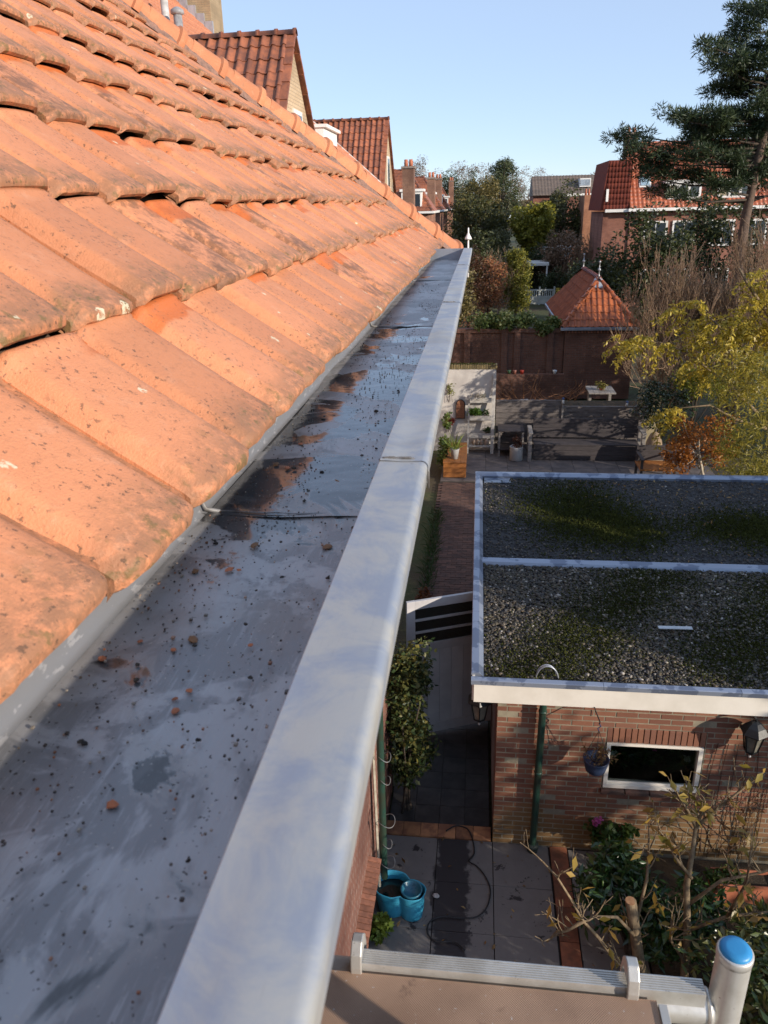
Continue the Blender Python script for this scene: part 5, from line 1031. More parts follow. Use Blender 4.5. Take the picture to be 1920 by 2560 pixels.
def hip_run(a, b, n, r, mat, parent, name='hip_tile'):
    a = Vector(a); b = Vector(b); d = (b-a).normalized(); L_ = (b-a).length/n; s_ = d.cross(Vector((0,0,1))).normalized(); u_ = s_.cross(d); R_ = Matrix((s_, d, u_)).transposed(); mb = MB()
    secs = [[Vector((rr_*math.cos(q), t, rr_*math.sin(q)-.02)) for q in [math.pi*k/8 for k in range(9)]] for t, rr_ in ((L_*1.1, r*.84), (L_*.18, r*.92), (L_*.16, r*1.08), (0, r*1.1))]
    mb.loft(secs); mb.loft([secs[-1], [p*.8 for p in secs[-1]]]); me = mb.mesh(name, True); me.materials.append(mat)
    for k in range(n): o = link(name, me, None, parent); m4 = R_.to_4x4(); m4.translation = a+d*L_*k+u_*.02; o.matrix_basis = m4
hip_run(A, A.lerp(C_, .92), 8, .10, RTILE, rf); hip_run(B, B.lerp(C_, .92), 8, .10, RTILE, rf); hip_run(C_, D, 14, .10, pm('ridge_purple_tile', (.16,.06,.06), None, 9, .5), rf, 'ridge_tile')
LEAD = pm('lead_sheet', (.42,.43,.45), (.34,.35,.37), 6, .4, .4, .2)
for P0, s_ in ((C_, 1), (D, -1)):
    MB().add([P0+Vector((0,0,.09)), P0+Vector((-.30,-.28*s_,-.27)), P0+Vector((0,-.34*s_,-.31)), P0+Vector((.30,-.28*s_,-.27)), P0+Vector((.12,.1*s_,0)), P0+Vector((-.12,.1*s_,0))], [(0,1,2), (0,2,3), (0,3,4), (0,4,5), (0,5,1)] if s_ > 0 else [(0,2,1), (0,3,2), (0,4,3), (0,5,4), (0,1,5)]).build('lead_cap', LEAD, rf)
    MB().lathe([(.05,.05), (.025,.10), (.02,.24), (.05,.27), (.055,.30), (.045,.33), (.018,.35), (.014,.52), (.035,.55), (.04,.57), (.025,.60), (.004,.61)], 12, P0).build('finial', LEAD, rf, True)
# ------------------------------------------------------------------ houses
CREAM = brickmat('cream_brick', (0.50,0.36,0.22), (0.56,0.42,0.27), (0.36,0.27,0.18), .22, .065, 'YZ')
WPAINT = pm('white_paint', (0.78,0.76,0.72), (0.70,0.68,0.63), 2, .45, 0, .1)
FARGL = glassmat('far_glass', (0.03,0.04,0.05), .08)
def gable_dormer(Ya, xg, za, label, lim, seed):
    """next houses of the terrace: steep cross gable facing the gardens, ridge running back from the gable"""
    e = empty('gabled_house', (xg-3, Ya, 0), 0, label, 'house', None); b = 3.05; zb = za-b*1.18; xb = -9.5
    MB().box(xb, xg-.06, Ya-b+.1, Ya+b-.1, 0, zb+.1).build('wall', brickmat('terrace_brick', (.25,.10,.06), (.32,.14,.08), (.2,.16,.12), .22, .065, 'YZ'), e)
    g = MB().prism([(xg-.2, Ya-b+.15, zb), (xg-.2, Ya+b-.15, zb), (xg-.2, Ya, za-.18)], (.2, 0, 0)).build('gable', CREAM, e)
    r = MB(); up = Vector((0, b, za-zb)); ln = up.length
    r.add([(xb,Ya-b,zb), (xg+.05,Ya-b,zb), (xg+.05,Ya,za), (xb,Ya,za), (xg+.05,Ya+b,zb), (xb,Ya+b,zb)], [(0,1,2,3), (3,2,4,5)]); r = r.build('roof', OTILE, e)
    me = small_tile(OTILE, .215, .32, .05); nc = int((xg+.05-xb)/.215); nr = int(ln/.33)
    tile_plane(r, Vector((xg+.06-nc*.215, Ya-b, zb+.03)), (1,0,0), up, .215, ln/nr, lambda x, y: True, nc, nr, me, seed, lim, lambda q: -q[1]*1.0-q[0]*.9)
    wavy('roof_tile_field', OTILE, r, (xg+.06, Ya+b, zb+.03), (-1,0,0), (0,-b,za-zb), xg+.06-xb, ln, nc, nr)
    hip_run((xg+.1, Ya, za), (xb, Ya, za), 16, .11, OTILE, r, 'ridge_tile')
    for s_ in (-1, 1):
        n_ = 11
        for k in range(n_):
            p = Vector((xg-.05, Ya+s_*b, zb+.03)).lerp(Vector((xg-.05, Ya, za+.03)), k/n_); q = Vector((xg-.05, Ya+s_*b, zb+.03)).lerp(Vector((xg-.05, Ya, za+.03)), (k+1.1)/n_); MB().bar(p+Vector((.06,0,.03)), q+Vector((.06,0,.0)), .16, .06).build('verge_tile', OTILE, r)
    for (y, z) in ((Ya+.05, za-1.75),):
        wn_ = MB().box(xg-.02, xg+.03, y-.38, y+.38, z-.75, z+.45).build('window', WPAINT, e); MB().box(xg+.02, xg+.034, y-.30, y+.30, z-.66, z+.37).build('pane', FARGL, wn_)
    return e
gable_dormer(16.8, -3.72, 9.90, 'terrace house with steep dark red tiled gable and cream brick face beyond the hip', 290, 3)
gable_dormer(33.0, -3.72, 9.93, 'farther terrace house with plain red tiled gable and narrow white window', 290, 4)
# flat roofed white dormer between the gables
fd = empty('flat_dormer', (-4.6, 20.7, 6.2), 0, 'white flat-roofed dormer window between the two steep tiled gables', 'dormer')
MB().box(-6, -3.95, 19.9, 21.5, 6.0, 8.25).build('body', OTILE, fd)
MB().box(-6.1, -3.75, 19.8, 21.6, 8.2505, 8.55).build('fascia', WPAINT, fd); MB().box(-6.2, -3.66, 19.75, 21.68, 8.5505, 8.62).build('cornice', WPAINT, fd)
for k in range(2): w_ = MB().box(-3.955, -3.90, 19.95+k*.78, 20.68+k*.78, 7.3, 8.24).build('window', WPAINT, fd); MB().box(-3.905, -3.893, 20.03+k*.78, 20.6+k*.78, 7.4, 8.15).build('pane', FARGL, w_)
# main roof and chimney of the next house
nh = empty('neighbour_house', (-9, 24, 0), 0, 'tall house with pale orange roof and broad brick chimney above the hip', 'house')
PTILE = pm('pale_orange_tile', (0.50,0.20,0.10), (0.42,0.16,0.085), 6, .7, 0, .3, 60, .003, .15)
MB().box(-18, -3.6, 19.2, 29.2, 0, 7.1).build('wall', CREAM, nh)
rf = MB().prism([(-3.2,19.0,7.15), (-19.2,19.0,7.15), (-11.2,19.0,14.11)], (0,10.4,0)).build('roof', PTILE, nh)
wavy('roof_tile_field', PTILE, rf, (-3.2,19.0,7.2), (0,1,0), (-8,0,6.96), 10.4, 10.6, 48, 32, .03)
hip_run((-11.2,19.0,14.15), (-11.2,29.6,14.15), 24, .13, PTILE, rf, 'ridge_tile')
for y in (18.93, 29.4): MB().bar((-3.1,y,7.12), (-11.2,y,14.16), .14, .10).build('verge_board', WPAINT, rf)
ch = MB().box(-10.4, -8.95, 28.4, 29.7, 9.5, 16.5).build('chimney', brickmat('chimney_brick', (.32,.24,.14), (.40,.30,.18), (.25,.2,.14), .22, .065, 'XZ'), nh)
for k in range(6): MB().box(-10.5+k*.27, -10.24+k*.27, 28.30, 28.395, 13.35-k*.235, 13.75-k*.235).build('flashing', LEAD, ch)
def vent(x, y, z, h, r, mat, lab):
    e = empty('vent_pipe', (x,y,z), 0, lab, 'vent pipe'); MB().tube([(x,y,z-.4), (x,y,z+h)], r, 12).build('pipe', mat, e, True); MB().lathe([(r*1.1,0), (r*1.6,.03), (r*1.5,.10), (r*.5,.16)], 12, (x,y,z+h-.02)).build('cap', mat, e, True)
vent(-7.1, 20.0, 10.62, .42, .10, pm('grey_pipe', (.30,.30,.31), None, 9, .5), 'dark capped vent pipe on the pale orange roof'); vent(-7.5, 20.3, 10.98, .45, .09, pm('pale_pipe', (.55,.54,.52), None, 9, .5), 'pale vent pipe with flat cap on the pale orange roof')
# far houses of the terrace
def chimney(x, y, z0, z1, lab=None, parent=None, w_=.6):
    c = MB().box(x-w_/2, x+w_/2, y-.45, y+.45, z0, z1).build('chimney', brickmat('red_chimney', (.24,.12,.08), (.30,.16,.10), (.2,.16,.12), .22, .065, 'XZ'), parent)
    MB().box(x-w_/2-.06, x+w_/2+.06, y-.51, y+.51, z1, z1+.10).build('crown', pm('chimney_crown', (.3,.24,.2), None, 6, .8), c)
    for k in (-1, 1): MB().lathe([(.11,0), (.09,.35), (.07,.35)], 10, (x+k*w_*.22, y, z1+.10)).build('chimney_pot', CLAY, c, True)
    return c
def hip_house(Y0, label, xe=-3.07, seed=0, chs=()):
    e = empty('terrace_house', (-6, Y0+3, 0), 0, label, 'house'); 
    MB().box(-13, xe-.25, Y0+.2, Y0+6.6, 0, 6.5).build('wall', brickmat('terrace_brick', (.27,.12,.07), (.34,.16,.10), (.22,.18,.14), .22, .065, 'XZ'), e)
    A, B, C, D, E_, F_ = [Vector(p) for p in ((-13,Y0,6.45), (xe,Y0,6.45), (xe,Y0+6.8,6.45), (-13,Y0+6.8,6.45), (xe-1.75,Y0+3.4,9.0), (-13,Y0+3.4,9.0))]
    r = MB().add([A,B,C,D,E_,F_], [(0,1,4,5), (1,2,4), (2,3,5,4)]).build('roof', OTILE, e)
    up = Vector((0,3.4,2.55)); L_ = up.length; W_ = xe+13
    wavy('roof_tile_field', OTILE, r, A+Vector((0,0,.03)), (1,0,0), up, W_, L_, 40, 12, .04, lambda s: (0, W_-1.75*s/L_))
    hip_run(B, E_, 9, .12, OTILE, r); hip_run(E_, F_, 18, .12, OTILE, r, 'ridge_tile')
    MB().box(-13, xe+.1, Y0-.14, Y0-.02, 6.34, 6.47).build('gutter', WPAINT, e); MB().box(xe+.005, xe+.13, Y0-.02, Y0+6.8, 6.34, 6.47).build('gutter', WPAINT, e)
    d = MB().box(xe-2.0, xe-.7, Y0+.3, Y0+1.6, 6.6, 7.65).build('dormer', WPAINT, e); MB().box(xe-2.1, xe-.55, Y0+.2, Y0+1.7, 7.651, 7.80).build('cornice', WPAINT, d)
    for k in range(2): MB().box(xe-1.9+k*.6, xe-1.4+k*.6, Y0+.285, Y0+.2995, 6.75, 7.5).build('pane', FARGL, d)
    for z in (1.0, 3.9):
        w_ = MB().box(xe-1.9, xe-.7, Y0+.15, Y0+.1995, z, z+1.5).build('window', WPAINT, e); MB().box(xe-1.8, xe-.8, Y0+.14, Y0+.1495, z+.1, z+1.4).build('pane', FARGL, w_)
    for c in chs: chimney(*c, parent=e)
    return e
hip_house(52, 'red roofed terrace house with broad chimney nearest beyond the narrow-window gable', chs=((-3.9,44.5,4,8.65),))
hip_house(66, 'red roofed terrace house second beyond the narrow-window gable with slim chimney', chs=((-3.75,61,6,8.8,None,None,.5),)) if False else hip_house(66, 'red roofed terrace house second beyond the narrow-window gable with slim chimney')
for (x,y,z1,lab) in ((-3.65,60.5,8.6,'slim brick chimney stack standing between the first two far terrace roofs'), (-3.75,73,8.9,'slim brick chimney stack with pale pipe between the second and third far terrace roofs'), (-3.55,98,9.4,'brick chimney stack at the last far terrace house')):
    e = empty('chimney_stack', (x,y,0), 0, lab, 'chimney'); chimney(x, y, 0, z1, None, e, .55)
hip_house(80, 'red roofed terrace house third beyond the narrow-window gable'); hip_house(94, 'red roofed terrace house last in the far row')
# right-hand house
RB = brickmat('right_brick', (.23,.085,.055), (.30,.12,.075), (.2,.16,.13), .22, .065)
RT2 = pm('orange_red_pantile', (0.40,0.11,0.045), (0.27,0.08,0.04), 4, .45, 0, .3, 60, .003, .25)
rh = empty('brick_house', (15, 58.5, 0), 0, 'large brick house with bright red pantile roof and white dormers behind the pine', 'house')
MB().box(9.7, 26, 55, 62.2, 0, 6.2).build('wall', RB, rh)
A = Vector((9.6,54.6,6.3)); up = Vector((0,4.0,4.05)); L_ = up.length
rf = MB().prism([(9.6,54.6,6.25), (9.6,62.6,6.25), (9.6,58.6,10.3)], (16.5,0,0)).build('roof', RT2, rh)
wavy('roof_tile_field', RT2, rf, A, (1,0,0), up, 16.5, L_, 62, 17, .06)
hip_run((9.6,58.6,10.32), (26.1,58.6,10.32), 36, .14, RT2, rf, 'ridge_tile')
MB().box(9.5, 26.2, 54.42, 54.62, 6.12, 6.30).build('gutter', WPAINT, rh)
for x in (9.95, 14.4, 18.4): chimney(x, 58.6, 9.2, 10.9 if x < 10 or x > 18 else 11.6, None, rh, .8)
def dormer(x0, x1, nb):
    d = MB().box(x0, x1, 55.1, 58.4, 6.75, 7.75).build('dormer', RB, rh); MB().box(x0-.15, x1+.15, 54.95, 58.4, 7.7505, 7.95).build('cornice', WPAINT, d)
    w_ = (x1-x0)/nb; f = MB(); f.box(x0, x1, 55.02, 55.095, 6.80, 6.92); f.box(x0, x1, 55.02, 55.095, 7.60, 7.72)
    for k in range(nb+1): f.box(x0+k*w_-.07, x0+k*w_+.07, 55.0, 55.09, 6.92, 7.60)
    f.build('frame', WPAINT, d)
    for k in range(nb): MB().box(x0+k*w_+.08, x0+(k+1)*w_-.08, 55.06, 55.095, 6.93, 7.59).build('pane', FARGL if k != 0 else pm('curtain', (.4,.33,.22), None, 6, .8), d)
dormer(11.9, 13.95, 3); dormer(15.1, 17.1, 3); dormer(19.0, 21.0, 3)
sk = MB().bar((10.65,55.75,7.55), (10.65,56.4,8.2), .75, .10).build('skylight', WPAINT, rf); MB().bar((10.65,55.76,7.68), (10.65,56.3,8.22), .55, .04).build('pane', pm('skylight_glass', (.3,.42,.5), None, 6, .1), sk)
for x in (11.4, 13.2, 15.6, 17.6, 19.8):
    for z in (.9, 3.9): w_ = MB().box(x-.75, x+.75, 54.90, 54.9995, z, z+1.6).build('window', WPAINT, rh); MB().box(x-.62, x-.04, 54.88, 54.8995, z+.12, z+1.48).build('pane', FARGL, w_); MB().box(x+.04, x+.62, 54.88, 54.8995, z+.12, z+1.48).build('pane', FARGL, w_)
wg = empty('house_wing', (8.8, 57, 0), 0, 'side wing of the brick house, shade painted into its dark red tiles, with slit window', 'house')
DTILE = pm('shade_toned_red_tile', (.17,.045,.03), (.12,.035,.028), 5, .9, 0, .3, 60, .003, .15, spec=.1)  # shade on the wing is put into its tile colour as darker red
MB().box(8.0, 9.69, 55.1, 61, 0, 6.1).build('wall', RB, wg); r2 = MB().prism([(7.75,54.9,6.2), (9.58,54.9,6.2), (9.58,54.9,9.2), (8.1,54.9,9.2)], (0,6,0)).build('roof', DTILE, wg)
wavy('roof_tile_field', DTILE, r2, (7.9,54.85,6.25), (1,0,0), (0,.02,1), 1.68, 2.9, 8, 9, .04, lambda s: (.1*s, 1.68)); MB().box(8.05, 9.68, 54.6, 54.9, 6.1, 6.28).build('gutter', WPAINT, wg); MB().box(8.05, 8.2, 54.78, 54.84, 6.75, 7.5).build('slit_window', WPAINT, wg)
# grey roofed house far off and the brick house before it
gh = empty('grey_roofed_house', (10, 92, 0), 0, 'long house with grey brown tiled roof and white dormer window far beyond', 'house')
GT = pm('grey_brown_tile', (.14,.105,.085), (.10,.08,.068), 3, .7, 0, .3, 60, .003, .15)
MB().box(5.6, 22, 90.4, 97, 0, 7.6).build('wall', RB, gh); r2 = MB().prism([(5.5,90,7.5), (5.5,97.4,7.5), (5.5,93.7,9.5)], (17,0,0)).build('roof', GT, gh)
wavy('roof_tile_field', GT, r2, (5.5,90,7.55), (1,0,0), (0,3.7,2.0), 17, math.hypot(3.7,2.0), 50, 12, .04)
d = MB().box(10.5, 11.65, 90.9, 93.5, 8.3, 9.15).build('dormer', WPAINT, gh)
for k in range(2): MB().box(10.58+k*.52, 11.05+k*.52, 90.86, 90.895, 8.42, 9.03).build('pane', pm('sky_pane', (.3,.35,.4), None, 5, .2), d)
MB().box(8.8, 14, 86, 90.3, 0, 7.35).build('rear_extension', RB, gh); MB().box(8.7, 14.1, 85.9, 90.35, 7.3505, 7.6).build('flat_roof', WPAINT, gh)
bh = empty('brick_gable_house', (9.2,71,0), 0, 'small sunlit orange brick house with chimney pots before the grey roof', 'house')
OB = brickmat('orange_brick', (.36,.15,.08), (.42,.19,.10), (.26,.2,.14), .22, .065)
MB().box(8.55, 9.5, 70, 74, 0, 7.3).build('chimney_block', OB, bh); MB().box(9.0, 11.0, 70.5, 76, 0, 6.2).build('wall', OB, bh); MB().box(8.9, 11.1, 70.3, 76.2, 6.2005, 6.45).build('fascia', WPAINT, bh)
for x in (8.75, 9.0, 9.3): MB().lathe([(.1,0), (.07,.5), (.05,.5)], 10, (x,71,7.3)).build('chimney_pot', WPAINT if x > 9 else CLAY, bh, True)
w_ = MB().box(9.6, 10.5, 70.43, 70.4995, 4.3, 5.8).build('window', WPAINT, bh); MB().box(9.7, 10.4, 70.41, 70.4295, 4.4, 5.7).build('pane', FARGL, w_)
# white finial at the gutter end
lp = empty('roof_finial', (-.105,7.06,6.2), 0, 'small white finial with conical hood standing at the gutter end', 'finial'); MB().tube([(-.105,7.06,6.16), (-.105,7.06,6.49)], [.012,.007], 10).build('post', WPAINT, lp, True); MB().lathe([(.030,6.475), (.028,6.487), (.012,6.515), (.006,6.53), (.006,6.565), (.001,6.572)], 14, (-.105,7.06,0)).build('hood', WPAINT, lp, True)
# far gate, canopies, pergola
fg = empty('picket_gate', (3.8,57,0), 0, 'pale double garden gate with slatted top beyond the shed', 'gate'); PG = pm('pale_gate_paint', (.42,.44,.42), (.34,.36,.33), 3, .6)
for x0 in (3.3, 4.3):
    MB().box(x0, x0+.95, 57, 57.06, .05, .62).build('panel', PG, fg); MB().box(x0, x0+.95, 57, 57.06, .98, 1.08).build('rail', PG, fg)
    for k in range(7): MB().box(x0+.02+k*.14, x0+.08+k*.14, 57.01, 57.05, .6205, .979).build('slat', PG, fg)
for x in (3.22, 4.275, 5.3): MB().box(x-.06, x+.06, 56.98, 57.08, 0, 1.25).build('post', PG, fg)
def canopy(x0, x1, y0, y1, z, label):
    e = empty('white_canopy', ((x0+x1)/2,(y0+y1)/2,0), 0, label, 'canopy'); MB().box(x0, x1, y0, y1, z, z+.22).build('roof', WPAINT, e, bevel=.03)
    for x in (x0+.15, x1-.15):
        for y in (y0+.15, y1-.15): MB().box(x-.05, x+.05, y-.05, y+.05, 0, z).build('post', WPAINT, e)
canopy(3.4, 5.1, 60, 63, 2.45, 'white flat canopy roof on posts beyond the tall clipped hedge'); canopy(5.0, 7.0, 66, 69, 3.1, 'second white flat canopy farther back by the trees')
pg = empty('white_pergola', (5.6,66,0), 0, 'white slatted pergola beside the far canopy', 'pergola')
for k in range(5): MB().box(5.0, 7.2, 64.6+k*.5, 64.7+k*.5, 3.45, 3.55).build('slat', WPAINT, pg)
for x in (5.05, 7.15): MB().box(x-.05, x+.05, 64.55, 64.65, 0, 3.449).build('post', WPAINT, pg); MB().box(x-.05, x+.05, 66.6, 66.7, 0, 3.449).build('post', WPAINT, pg)

# ------------------------------------------------------------------ mid and far vegetation
def tree(name, label, base, crown, mat, size, aspect=.5, seed=0, trunk_r=.15, limbs=9, group=None, cat='tree', droop=.2, bark=None):
    e = empty(name, base, 0, label, cat, group); P_ = np.asarray(crown); top = P_[:,2].max(); zc = P_[:,2].min(); bz = Vector(base); c = P_.mean(0); rr_ = random.Random(seed)
    mb = MB(); t_ = Vector((c[0], c[1], base[2]+(top-base[2])*.72)); k1 = bz.lerp(t_, .35)+Vector((rr_.gauss(0,.1), rr_.gauss(0,.1), 0)); k2 = bz.lerp(t_, .7)
    mb.tube([bz-Vector((0,0,.2)), k1, k2, t_], [trunk_r, trunk_r*.75, trunk_r*.5, trunk_r*.15], 8); q = P_[np.random.default_rng(seed).choice(len(P_), limbs)]
    for k in range(limbs):
        s = bz.lerp(t_, rr_.uniform(.3,.8)); t = Vector(q[k]); m_ = s.lerp(t, .5)+Vector((0,0,-.05*(t-s).length)); mb.tube([s, m_, t], [trunk_r*.35, trunk_r*.22, trunk_r*.06], 5)
    mb.build('trunk', bark or BARKD, e, True); foliage('crown', mat, P_, size, e, aspect, seed, droop); return e
def bare(name, label, base, h, seed, n0=6, r=.05, depth=4, spread=.42, mat=None, cat='shrub', lean=(0,0), kids=(2,4), L0=.36, up=.35, leaves=None, wide=.35):
    e = empty(name, base, 0, label, cat); mb = MB(); rr_ = random.Random(seed); tips = []
    for k in range(n0): grow(mb, rr_, Vector(base)+Vector((rr_.gauss(0,.12), rr_.gauss(0,.12), -.05)), (rr_.gauss(lean[0],wide), rr_.gauss(lean[1],wide), 1), h*L0*rr_.uniform(.8,1.15), r, depth, spread, 5, up, tips, 3, kids, .74, .008)
    mb.build('branches', mat or pm('twig_bark', (.32,.22,.14), (.22,.145,.09), 20, .8), e, True)
    if leaves: rr_.shuffle(tips); foliage('leaves', leaves[0], np.array(tips[:leaves[1]]), leaves[2], e, .5, seed, .3)
    return e
# behind the shed and wall
BARB = leafmat('russet_leaf', [(0.12,0.045,0.025), (0.27,0.095,0.045), (0.40,0.18,0.075), (.22,.14,.04)], .3)
tree('barberry', 'russet brown barberry shrub behind the brick wall', (.55,50,0), np.vstack([blob(5000, (.6,50,2.0), 1.25,1.2,1.7, 3, 90, .4)]), BARB, .13, .6, 3, .08, 14, cat='shrub')
bare('barberry_bare', 'leafless pale twigs rising through the russet barberry', (1.5,52,0), 5.2, 4, 6, .04, 4, .4, cat='shrub')
CONE = leafmat('olive_hedge_leaf', [(0.07,0.09,0.014), (0.18,0.18,0.028), (0.32,0.26,0.04)], .3)
tree('clipped_hedge', 'tall clipped olive yellow conical hedge beside the barberry', (2.5,53,0), np.vstack([blob(7500, (2.5,53,1.9), .92,.95,2.0, 4, 140, .33), blob(2500, (2.42,53,3.4), .72,.75,.65, 5, 40, .28)]), CONE, .13, .6, 4, .1, 10, cat='hedge')
tree('ball_shrub', 'rounded dark green shrub beside the pale gate', (5.6,58.5,0), blob(3000, (5.6,58.5,1.2), 1.3,1.2,1.1, 5, 60, .4), leafmat('dark_shrub_leaf', [(0.02,0.035,0.012), (0.045,0.065,0.02), (.08,.09,.03)]), .14, .6, 5, .08, 8, cat='shrub')
tree('yellow_shrub', 'small bright yellow shrub against the dark rounded shrub', (6.0,56.5,0), blob(1600, (6.0,56.5,.75), .65,.6,.65, 6, 40, .22), leafmat('yellow_leaf', [(0.20,0.17,0.02), (0.42,0.33,0.04), (.55,.42,.06)]), .12, .6, 6, .06, 8, cat='shrub')
tree('low_hedge', 'small brown heather mound at the wall end', (-.3,31,0), blob(700, (-.2,31,2.0), .6,.5,.9, 7, 30, .25), BARB, .1, .5, 7, .05, 6, cat='shrub')
# right side of the gardens
bare('bare_shrub', 'large leafless brown shrub with dense upright twigs beside the shed', (6.6,25.6,0), 6.0, 11, 22, .045, 5, .40, kids=(2,3), wide=.30, L0=.36, up=.5)
bare('bare_shrub', 'leafless arching shrub thick with twigs right behind the yellow leaved tree', (8.1,25,0), 6.4, 12, 18, .045, 5, .42, kids=(2,3), wide=.32, L0=.36, up=.5)
bare('bare_shrub', 'spreading leafless shrub leaning over the shed eaves', (6.0,24.8,0), 4.2, 13, 9, .04, 5, .5, lean=(-.15,0), kids=(2,3), wide=.4)
PIN = leafmat('yellow_pinnate_leaf', [(0.18,0.16,0.018), (0.36,0.28,0.03), (0.52,0.39,0.055), (0.64,0.52,0.11)], .4, .4)
def fronds(n, c, rx, ry, rz, seed, L=.55, nl=13, droop=.55):
    rg = np.random.default_rng(seed); out = []; d_ = rg.normal(size=(n,3)); d_ /= np.linalg.norm(d_, axis=1)[:,None]; st_ = np.array(c)+d_*np.array([rx,ry,rz])*rg.uniform(.35,1,(n,1))**.6
    for k in range(n):
        dr = np.array([rg.normal(-.35,.6), rg.normal(-.3,.6), rg.normal(-.1,.25)]); dr /= np.linalg.norm(dr)
        for t in np.linspace(.1, 1, nl): p = st_[k]+dr*L*t+np.array([0,0,-droop*L*t*t]); out += [p+rg.normal(0,.012,3), p+rg.normal(0,.012,3)]
    return np.array(out)
yt = empty('wisteria_tree', (7.7,19.9,0), 0, 'tree with long drooping yellow pinnate leaves over the courtyard', 'tree')
P_ = np.vstack([fronds(95, (7.0,19.9,4.5), .75,.9,.95, 1), fronds(60, (6.0,20.0,3.75), .9,.8,.45, 2), fronds(30, (4.2,20.0,3.45), .75,.5,.25, 3), fronds(60, (7.2,19.9,3.0), .8,.9,.8, 4), fronds(16, (4.9,19.2,1.85), .4,.3,.15, 5), fronds(16, (5.1,20.1,4.25), .45,.4,.25, 6), fronds(26, (6.0,20,2.9), .8,.6,.4, 7)])
foliage('crown', PIN, P_, .13, yt, .38, 5, .9)
mb = MB(); mb.tube([(7.7,19.9,-.1), (7.5,20,1.2), (7.3,20,2.6), (7.1,20,4.0), (7.0,19.9,5.3)], [.09,.075,.06,.045,.02], 8)
for b in (((7.4,20,1.4),(6.4,20,2.3),(5.2,20,3.2),(4.2,20,3.55)), ((7.3,20,2.4),(6.6,20,3.2),(5.7,20,4.0),(5.2,20,4.35)), ((7.5,20,1.2),(6.6,19.8,1.5),(5.8,19.5,1.95),(5.0,19.2,1.95)), ((7.1,20,4),(6.4,19.8,4.8),(6.1,19.7,5.2)), ((7.3,20,2.6),(8.0,20,3.8),(8.3,20,4.8))): mb.tube(b, [.045,.035,.025,.012], 6)
mb.build('trunk', BARK, yt, True)
OR = leafmat('orange_leaf', [(0.16,0.05,0.012), (0.34,0.12,0.02), (0.48,0.20,0.04)], .35)
tree('orange_shrub', 'bright orange leaved shrub behind the gravel roof', (5.5,18.4,0), np.vstack([blob(2600, (5.5,18.5,1.35), .85,.5,.75, 6, 60, .2), blob(1200, (4.9,18.5,1.0), .45,.4,.5, 7, 30, .18)]), OR, .07, .6, 6, .05, 12, cat='shrub', bark=pm('pale_stem', (.4,.34,.26), None, 9, .8))
BAM = leafmat('bamboo_leaf', [(0.09,0.095,0.014), (0.26,0.22,0.03), (0.46,0.36,0.055)], .4, .4)
tree('bamboo_clump', 'feathery yellow green bamboo clump beside the annex roof', (6.1,16.3,0), np.vstack([blob(5200, (6.2,16.4,1.9), 1.1,1.2,1.2, 8, 110, .32), blob(2600, (5.9,14.8,1.2), .9,.7,.9, 9, 60, .28), blob(1800, (6.0,17.8,3.0), .8,.7,.7, 19, 40, .3)]), BAM, .16, .14, 8, .03, 26, cat='bamboo', droop=.6, bark=pm('bamboo_cane', (.16,.14,.05), None, 9, .6))
tree('holly_bush', 'dark glossy holly bush at the end of the sleeper planter', (5.2,21.4,0), blob(2600, (5.15,21.3,1.45), .75,.6,.75, 9, 60, .2), leafmat('holly_leaf', [(0.010,0.022,0.010), (0.02,0.04,0.016), (.04,.065,.03)], .15, .25, .7), .09, .5, 9, .06, 10, cat='shrub')
tree('lime_shrub', 'bright lime green shrub between holly and wisteria', (6.0,21.6,0), blob(1800, (6.0,21.5,2.1), .7,.5,.45, 10, 40, .22), leafmat('lime_leaf', [(0.13,0.16,0.015), (0.27,0.27,0.03)], .4), .09, .4, 10, .05, 10, cat='shrub')
shrub('hydrangea', 'low shrub with dried pale flower heads behind the annex roof edge', 'shrub', (4.9,14.6,0), blob(900, (4.9,14.4,.9), .5,.4,.6, 12, 24, .18), leafmat('hydrangea_leaf', [(0.08,0.09,0.02), (0.2,0.16,0.05), (.34,.27,.14)]), .09, .7, 12, .2, 8, .01)
